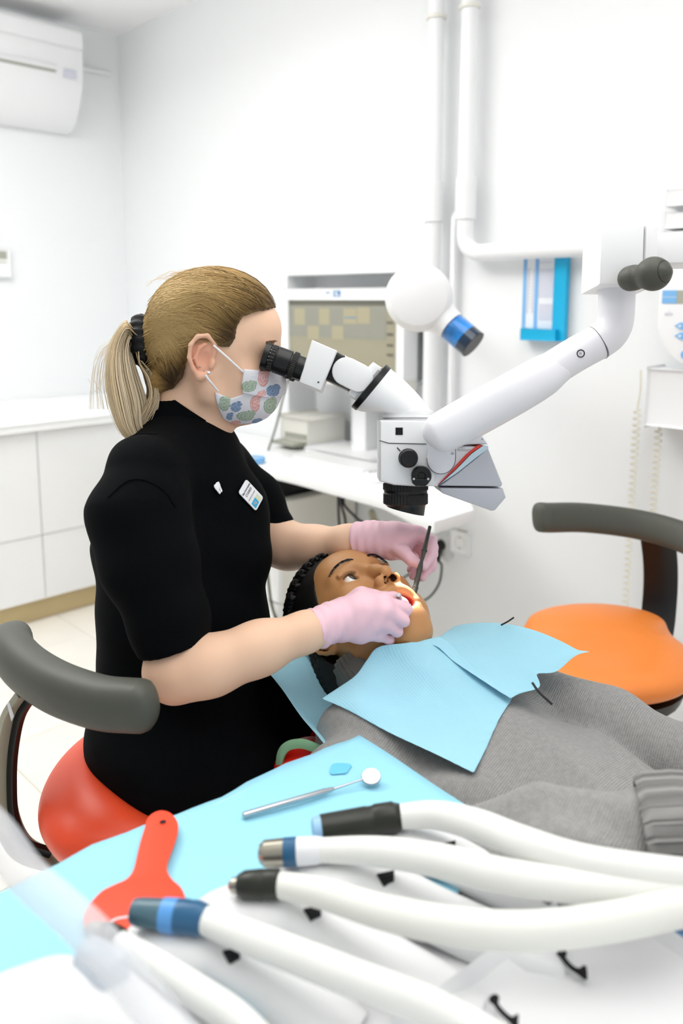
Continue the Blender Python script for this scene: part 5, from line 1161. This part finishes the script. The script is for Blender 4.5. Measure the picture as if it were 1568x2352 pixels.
# eyes, brows, lashes, teeth
mat('eye_white', 'E9E6E0', .12, coat=.5); mat('iris_brown', '24150D', .08, coat=.8); mat('pupil_black', '030303', .05); mat('lash_black', '0A0807', .5); mat('tooth_white', 'F2ECE0', .2, coat=.4); mat('tongue', 'C9564C', .35, sss=.1)
for s in (-1, 1):
    c = V(s * .032, .0705, .004); gz = unit(V(-.27, 1.0, .05))
    ey = lathe('eye', PH(*(c - V(0, .0124, 0))), PR_ @ V(0, 1, 0), [(.0124 - .0124 * math.cos(a), .0124 * math.sin(a)) for a in np.linspace(0, math.pi, 17)], 'eye_white', pat, 24, sharp=180)
    gw = PR_ @ gz; cw = PH(*c)
    lathe('iris', cw + gw * .0105, gw, [(0, .0070), (.0012, .0066), (.0020, .0048), (.0024, 0)], 'iris_brown', ey, 24, sharp=180); lathe('pupil', cw + gw * .0128, gw, [(0, .0024), (.0003, .0018), (.0004, 0)], 'pupil_black', ey, 16, sharp=180)
    paths = []
    for t in np.linspace(-.0125, .0125, 20):
        b = c + V(t, .0118 * math.sqrt(max(0, 1 - (t / .0165) ** 2)), .0062 * math.sqrt(max(.05, 1 - (t / .0145) ** 2)) - .0005)
        paths.append((np.array([PH(*(b + q)) for q in (V(0, 0, 0), V(t * .15, .003, .0012), V(t * .3, .0055, .0035))]), np.array([.0004, .0003, .0002])))
    for t in []:
        b = c + V(t, .0116 * math.sqrt(max(0, 1 - (t / .0165) ** 2)), -.0068 * math.sqrt(max(.05, 1 - (t / .0145) ** 2)))
        paths.append((np.array([PH(*(b + q)) for q in (V(0, 0, 0), V(t * .1, .0025, -.001), V(t * .2, .0035, -.003))]), np.array([.0004, .0003, .0002])))
    multi_tube('eyelashes', paths, 'lash_black', ey, 4); paths = []
    for t in RNG.random(130):
        x = s * (.013 + .042 * t); z = .0275 + .0070 * math.sin(t * 2.4) - .005 * t ** 2 + RNG.normal() * .0009 * (1.3 - t); y = .0955 - 9 * (abs(x) - .010) ** 2 * 1.2
        b = f_p = V(x, y, z); paths.append(np.array([b, b + V(s * .003, .0006, .0022 * (1 - t)), b + V(s * .0065, 0, .0026 * (1 - 1.6 * t))]))
    paths = [(local_to_world(p, PO, PR_), np.array([.0003, .0003, .00018])) for p in paths]
    PB_brow = multi_tube('eyebrow', paths, 'lash_black', pat, 4); PB_brow.name = 'eyebrow'
for k in range(-4, 5):
    a = k * .30; c = V(.0165 * math.sin(a) * 1.05, .058 + .0195 * math.cos(a), -.0665); R = PR_ @ np.array([[math.cos(a), math.sin(a), 0], [-math.sin(a), math.cos(a), 0], [0, 0, 1]])
    box('tooth', PH(*c), (R[:, 0], R[:, 1], R[:, 2]), (.0068 if abs(k) > 1 else .0076, .0045, .0095), 'tooth_white', pat, .0012)
for k in range(-4, 5):
    a = k * .30; c = V(.0150 * math.sin(a), .046 + .018 * math.cos(a), -.0935); R = PR_ @ np.array([[math.cos(a), math.sin(a), 0], [-math.sin(a), math.cos(a), 0], [0, 0, 1]])
    box('tooth', PH(*c), (R[:, 0], R[:, 1], R[:, 2]), (.0056, .004, .008), 'tooth_white', pat, .001)
f = Field((-.03, .0, -.12), (.03, .09, -.06), .0015); f.cone((0, .02, -.094), (0, .052, -.091), .012, .009, .01, sq=(V(1, 0, 0), 1.35)); v_, q_ = f.march(2); mesh_obj('tongue', local_to_world(v_, PO, PR_), q_, 'tongue', pat)
# braided hair
mat('braid_black', '0B0907', .5, bump=.4, bscale=700)
f = Field((-.13, -.17, -.16), (.13, .12, .16), .0022)
f.ell((0, -.018, .037), (.084, .102, .094), None, .01); f.ell((0, -.060, -.02), (.070, .060, .06), None, .03); f.cone((.045, -.066, -.03), (.05, -.085, -.10), .045, .04, .02); f.cone((-.04, -.066, -.03), (-.04, -.085, -.09), .045, .04, .02)
hlp = [(.105, .073), (.078, .073), (.058, .062), (.044, .045), (.030, .020), (.014, .004), (.006, .020), (-.006, .030), (-.028, .022), (-.036, -.010), (-.034, -.05), (-.045, -.085), (-.05, -.2), (.3, -.2), (.3, .073)]
gy = (np.arange(f.n[1]) * f.h + f.lo[1]); gz_ = (np.arange(f.n[2]) * f.h + f.lo[2])
sd = poly_sd(gy[:, None], gz_[None, :], hlp); f.F = np.maximum(f.F, (-sd[None]).astype(np.float32)); v_, q_ = f.march(1)
cap = mesh_obj('hair', local_to_world(v_, PO, PR_), q_, 'braid_black', pat)
def braid(path, r=.0075, par=cap):
    p = np.asarray(path); seg = np.r_[0, np.cumsum(np.linalg.norm(np.diff(p, axis=0), axis=1))]; L = seg[-1]; n = max(8, int(L / .0022)); s = np.linspace(0, L, n)
    q = np.stack([np.interp(s, seg, p[:, i]) for i in range(3)], 1); t, N, B = frames(q, (0, 0, 1)); VS, FS, off = [], [], 0
    for ph in (0, 2.09, 4.19):
        a = s / .0125 * math.pi + ph; off_ = (.55 * r * np.sin(a))[:, None] * N + (.35 * r * np.sin(2 * a))[:, None] * B
        v, ff = tube_data(q + off_, r * .62 * np.interp(s / L, [0, .04, .9, 1], [.4, 1, 1, .5]), 7, off=off); VS.append(v); FS.append(ff); off += len(v)
    return mesh_obj('braid', local_to_world(np.vstack(VS), PO, PR_), np.vstack(FS), 'braid_black', par)
for k in range(13):
    x = -.066 + .132 * k / 12; pth = []
    th0 = math.radians(42 + 22 * (abs(x) / .066) ** 2)
    for th in np.linspace(th0, math.radians(205 - 30 * (abs(x) / .066)), 26):
        xx = x * (1.0 + .12 * math.sin(th)); k_ = math.sqrt(max(.02, 1 - (xx / .090) ** 2))
        pth.append((xx, -.018 + .104 * k_ * math.cos(th), .037 + .096 * k_ * math.sin(th)))
    braid(pth, .0088)
for k in range(9):
    x = -.06 + .12 * k / 8; braid(spline([(x, -.10, -.01), (x * 1.1, -.112, -.05), (x * 1.25 + .01, -.10, -.10), (x * 1.4 + .015, -.085, -.15)], 24), .008)
for k in range(5):
    braid(spline([(.072, -.03 - .012 * k, .03 - .01 * k), (.082, -.05 - .01 * k, -.01 - .008 * k), (.084, -.07 - .006 * k, -.05 - .01 * k), (.075, -.09, -.10 - .008 * k)], 22), .008)
# sweater
mat('grey_knit', 'A3A2A0', .95, bump=.6, bscale=420, var=.10, vscale=160, sheen=.15)
wave_bump(MATS['grey_knit'], 105, (1, 0, 0), .5, .0012, rot=(0, 0, math.radians(38)), darken=.24, distort=1.0)
f = Field(V(-.16, .62, .55), V(.75, 1.52, .95), .0042)
f.cone(PB(.05, 0, .708), PB(.75, 0, .69), .090, .098, .03, sq=(E2, 1.72)); f.cone(PB(.045, -.135, .722), PB(.045, .135, .722), .067, .067, .03)
f.chain([PB(.04, -.175, .724), PB(.13, -.192, .724), PB(.27, -.22, .738)], [.063, .064, .064], .003)
f.chain([PB(.275, -.22, .75), PB(.35, -.17, .805), PB(.43, -.10, .835), PB(.485, -.056, .846)], [.063, .062, .056, .050], .003)
f.chain([PB(.04, .175, .722), PB(.18, .215, .72), PB(.36, .235, .715), PB(.52, .16, .76)], [.062, .06, .056, .05], .015)
f.cone(PH(0, -.032, -.155), PB(.03, 0, .735), .066, .08, .03); f.cone(P(812, 1684, 1.105), P(895, 1730, 1.085), .046, .046, .025)
def folds(X, Y, Z):
    a = (X - NB[0]) * E1[0] + (Y - NB[1]) * E1[1]; b = (X - NB[0]) * E2[0] + (Y - NB[1]) * E2[1]
    return .006 * np.sin(22 * a + 30 * b + 2) * np.sin(14 * a - 9 * b) + .005 * np.sin(52 * a - 34 * b + 3 * np.sin(20 * b)) * np.exp(-((b + .19) / .09) ** 2) + .004 * np.sin(38 * b + 12 * a + 1) * np.exp(-((a - .3) / .18) ** 2) + .009 * np.sqrt(np.abs(np.sin(13 * a + 19 * b + 1.2 * np.sin(9 * b)))) * np.exp(-((a - .33) / .16) ** 2) - .005
f.warp(folds); SW = f; v_, f_ = f.march(1); sw = mesh_obj('sweater', v_, f_, 'grey_knit', pat)
mat('grey_rib', '85847F', .95, bump=.3, bscale=500)
mat('grey_cuff', 'A09F9D', .95, bump=.3, bscale=500); wave_bump(MATS['grey_cuff'], 36, (1, 0, 0), .8, .004, rot=(0, 0, math.radians(-77)), darken=.4)
def ribbed(name, p0, p1, r0, r1, n, par, ext=.004, squash=None, m='grey_rib'):
    ax = unit(p1 - p0); u = unit(np.cross(ax, V(0, 0, 1))); w = np.cross(ax, u); rings = []
    prof = [(0, .92), (.06, 1), (.25, 1.05), (.5, 1.03), (.8, 1.05), (1, 1.0), (1, .86), (.8, .84)]
    for s, k in prof:
        c = p0 * (1 - s) + p1 * s; r = (r0 * (1 - s) + r1 * s) * k
        rg = (np.array([c + (r + (ext * .5 if j % 2 else -ext * .5)) * (math.cos(2 * math.pi * j / (2 * n)) * u + math.sin(2 * math.pi * j / (2 * n)) * w) for j in range(2 * n)]))
        if squash is not None: e = (rg - c) @ squash; rg = rg - np.outer(np.maximum(e, 0) * .6, squash)
        rings.append(rg)
    return loft(name, rings, m, par, sharp=180, cap=False)
# turtleneck: ribs run along the neck, rolled once
ribbed('turtleneck', PH(.006, -.040, -.20), PH(.010, -.014, -.054), .082, .075, 36, sw, .006, PR_[:, 1])
ribbed('cuff', PB(.415, -.113, .831), PB(.52, -.028, .853), .061, .055, 26, sw, .007, None, 'grey_cuff')
# bib: two layers of tissue laid over the chest
gx_, gy_ = [(np.arange(m) * SW.h + l) for m, l in zip(SW.n[:2], SW.lo[:2])]
zz = np.arange(SW.n[2]) * SW.h + SW.lo[2]; solid = SW.F < 0; HT = np.where(solid.any(2), zz[SW.n[2] - 1 - np.argmax(solid[:, :, ::-1], axis=2)], .60)
def height(p):
    i = np.clip((p[..., 0] - SW.lo[0]) / SW.h, 0, SW.n[0] - 1.01); j = np.clip((p[..., 1] - SW.lo[1]) / SW.h, 0, SW.n[1] - 1.01); a = i.astype(int); b = j.astype(int); fa, fb = i - a, j - b
    return HT[a, b] * (1 - fa) * (1 - fb) + HT[a + 1, b] * fa * (1 - fb) + HT[a, b + 1] * (1 - fa) * fb + HT[a + 1, b + 1] * fa * fb
def drape(corn, n, m, lift, hang, smooth=30, fn=None):
    A, B_, C_, D_ = [np.array(c, float) for c in corn]; s = np.linspace(0, 1, n)[:, None, None]; t = np.linspace(0, 1, m)[None, :, None]
    ab = A * (1 - s) * (1 - t) + B_ * s * (1 - t) + C_ * s * t + D_ * (1 - s) * t
    if fn is not None: ab = ab + fn(s, t)
    p = NB + E1 * ab[..., :1] + E2 * ab[..., 1:2]; h = height(p); z = np.maximum(h, hang)
    for _ in range(smooth):
        q = np.pad(z, 1, mode='edge'); z = np.maximum((q[:-2, 1:-1] + q[2:, 1:-1] + q[1:-1, :-2] + q[1:-1, 2:]) / 4, h)
    p[..., 2] = z + lift; return p
def layer(corn, n, m, lift, it, fn, bow=None, edge=None):
    A, B_, C_, D_ = [PZ(*c) for c in corn]; s = np.linspace(0, 1, n)[:, None, None]; t = np.linspace(0, 1, m)[None, :, None]
    p = A * (1 - s) * (1 - t) + B_ * s * (1 - t) + C_ * s * t + D_ * (1 - s) * t
    if edge is not None:
        e = spline([PZ(*c) for c in edge], 80); L = np.r_[0, np.cumsum(np.linalg.norm(np.diff(e, axis=0), axis=1))]; L /= L[-1]; e = np.stack([np.interp(np.linspace(0, 1, m), L, e[:, i]) for i in range(3)], 1)
        p = e[None] * (1 - s) + (B_ * (1 - t) + C_ * t) * s
    s = s[..., 0]; t = t[..., 0]
    if bow: p = p + bow(s[..., None], t[..., None])
    h = height(p) + lift; z = np.maximum(p[..., 2] - .012 * np.sin(math.pi * s) * np.sin(math.pi * t), h)
    for _ in range(it):
        q = np.pad(z, 1, mode='edge'); av = (q[:-2, 1:-1] + q[2:, 1:-1] + q[1:-1, :-2] + q[1:-1, 2:]) / 4; av[0], av[-1], av[:, 0], av[:, -1] = z[0], z[-1], z[:, 0], z[:, -1]; z = np.maximum(av, h)
    p[..., 2] = z + fn(s, t); return p
b1 = layer([(737, 1605, .815), (1088, 1776, .788), (1176, 1604, .806), (1008, 1464, .862)], 40, 36, .004, 25, lambda s, t:  .0022 * np.sin(9 * s + 6 * t) * (1 - s) + .004 * np.exp(-((s - .12) / .1) ** 2) * np.sin(7 * t), None, [(737, 1605, .815), (785, 1578, .82), (818, 1554, .83), (842, 1518, .845), (868, 1484, .862), (930, 1472, .870), (1008, 1462, .864)])
bib = thing('dental_bib', 'pale blue tissue bib in two layers over the patient\'s chest', 'bib', PB(.08, -.02, .78))
grid_sheet('near_layer', b1, 'blue_tissue', bib, .0007, 1)
b2 = layer([(985, 1482, .858), (1172, 1606, .815), (1355, 1500, .822), (1040, 1440, .832)], 40, 36, .008, 25, lambda s, t: .0045 * np.exp(-((s - 1) / .09) ** 2) * (1 + np.sin(t * 11 - 1)) + .006 * np.exp(-((s - .12) / .12) ** 2) * (1 - t) + .022 * t ** 2 * np.sin(math.pi * np.clip(s * 1.1, 0, 1)) ** .8, lambda s, t: np.exp(-((s - 1) / .25) ** 2) * (.018 * np.exp(-((t - .20) / .1) ** 2) - .014 * np.exp(-((t - .42) / .09) ** 2)) * E1)
grid_sheet('far_layer', b2, 'blue_tissue', bib, .0007, 1)
tag(tube('bib_cord', spline([P(1222, 1568, 1.03), P(1238, 1590, 1.02), P(1268, 1618, 1.01)], 10) , .0016, 'lash_black', seg=6), 'short black cord end poking out from under the bib', 'cord')
tag(tube('bib_cord', spline([P(1150, 1436, 1.24), P(1165, 1428, 1.24), P(1180, 1418, 1.24)], 10), .0014, 'lash_black', seg=6), 'dark cord end above the far edge of the bib', 'cord')
# instruments in the hands
mat('satin_steel', 'B8BBC0', .5, metal=.6)
pb = thing('dental_probe', 'dark handled dental probe held in the far gloved hand', 'dental probe', P(965, 1300, 1.24))
pa, pz = P(987, 1209, 1.285), P(946, 1381, 1.205); ax = unit(pz - pa); L = np.linalg.norm(pz - pa); prof = []
for s, r in ((0, .0022), (.004, .0027), (.25, .0033), (.3, .0036), (.34, .0042), (.38, .0036), (.44, .0030), (.48, .0026), (.56, .0042), (.60, .0046), (.64, .0042), (.68, .0040), (.72, .0046), (.75, .0042), (.80, .0040), (.83, .0046), (.86, .0044), (.97, .0030), (1, .0018)): prof.append((s * L, r))
mat('probe_grey', '44443F', .45, metal=.3); lathe('handle', pa, ax, prof, 'probe_grey', pb, 20)
for s in (.34, .60, .72, .83): lathe('grip_ring', pa + ax * (s * L - .001), ax, [(0, .0044), (.0004, .0049), (.0016, .0049), (.002, .0044)], 'steel' if False else 'probe_grey', pb, 20)
tube('tip', spline([pz, P(944, 1386, 1.203), P(940, 1393, 1.20), P(941, 1398, 1.198)], 8), np.linspace(.0014, .0004, len(spline([pz, pz, pz, pz], 8))), 'satin_steel', pb, 8)
hm_ = thing('hand_mirror', 'steel mirror handle held by the near gloved hand at the mouth', 'dental mirror', P(916, 1380, 1.19))
a0, a1 = P(915, 1366, 1.165), P(922, 1400, 1.20); lathe('handle', a0, unit(a1 - a0), [(0, .003), (.0005, .0036), (.03, .0036)], 'satin_steel', hm_, 18)
lathe('mirror_head', PH(.002, .040, -.088), unit(V(.3, -.4, .8)), [(0, .0065), (.002, .007)], 'satin_steel', hm_, 24); tube('shank', [a1, PH(.002, .042, -.087)], .0013, 'satin_steel', hm_, 8)
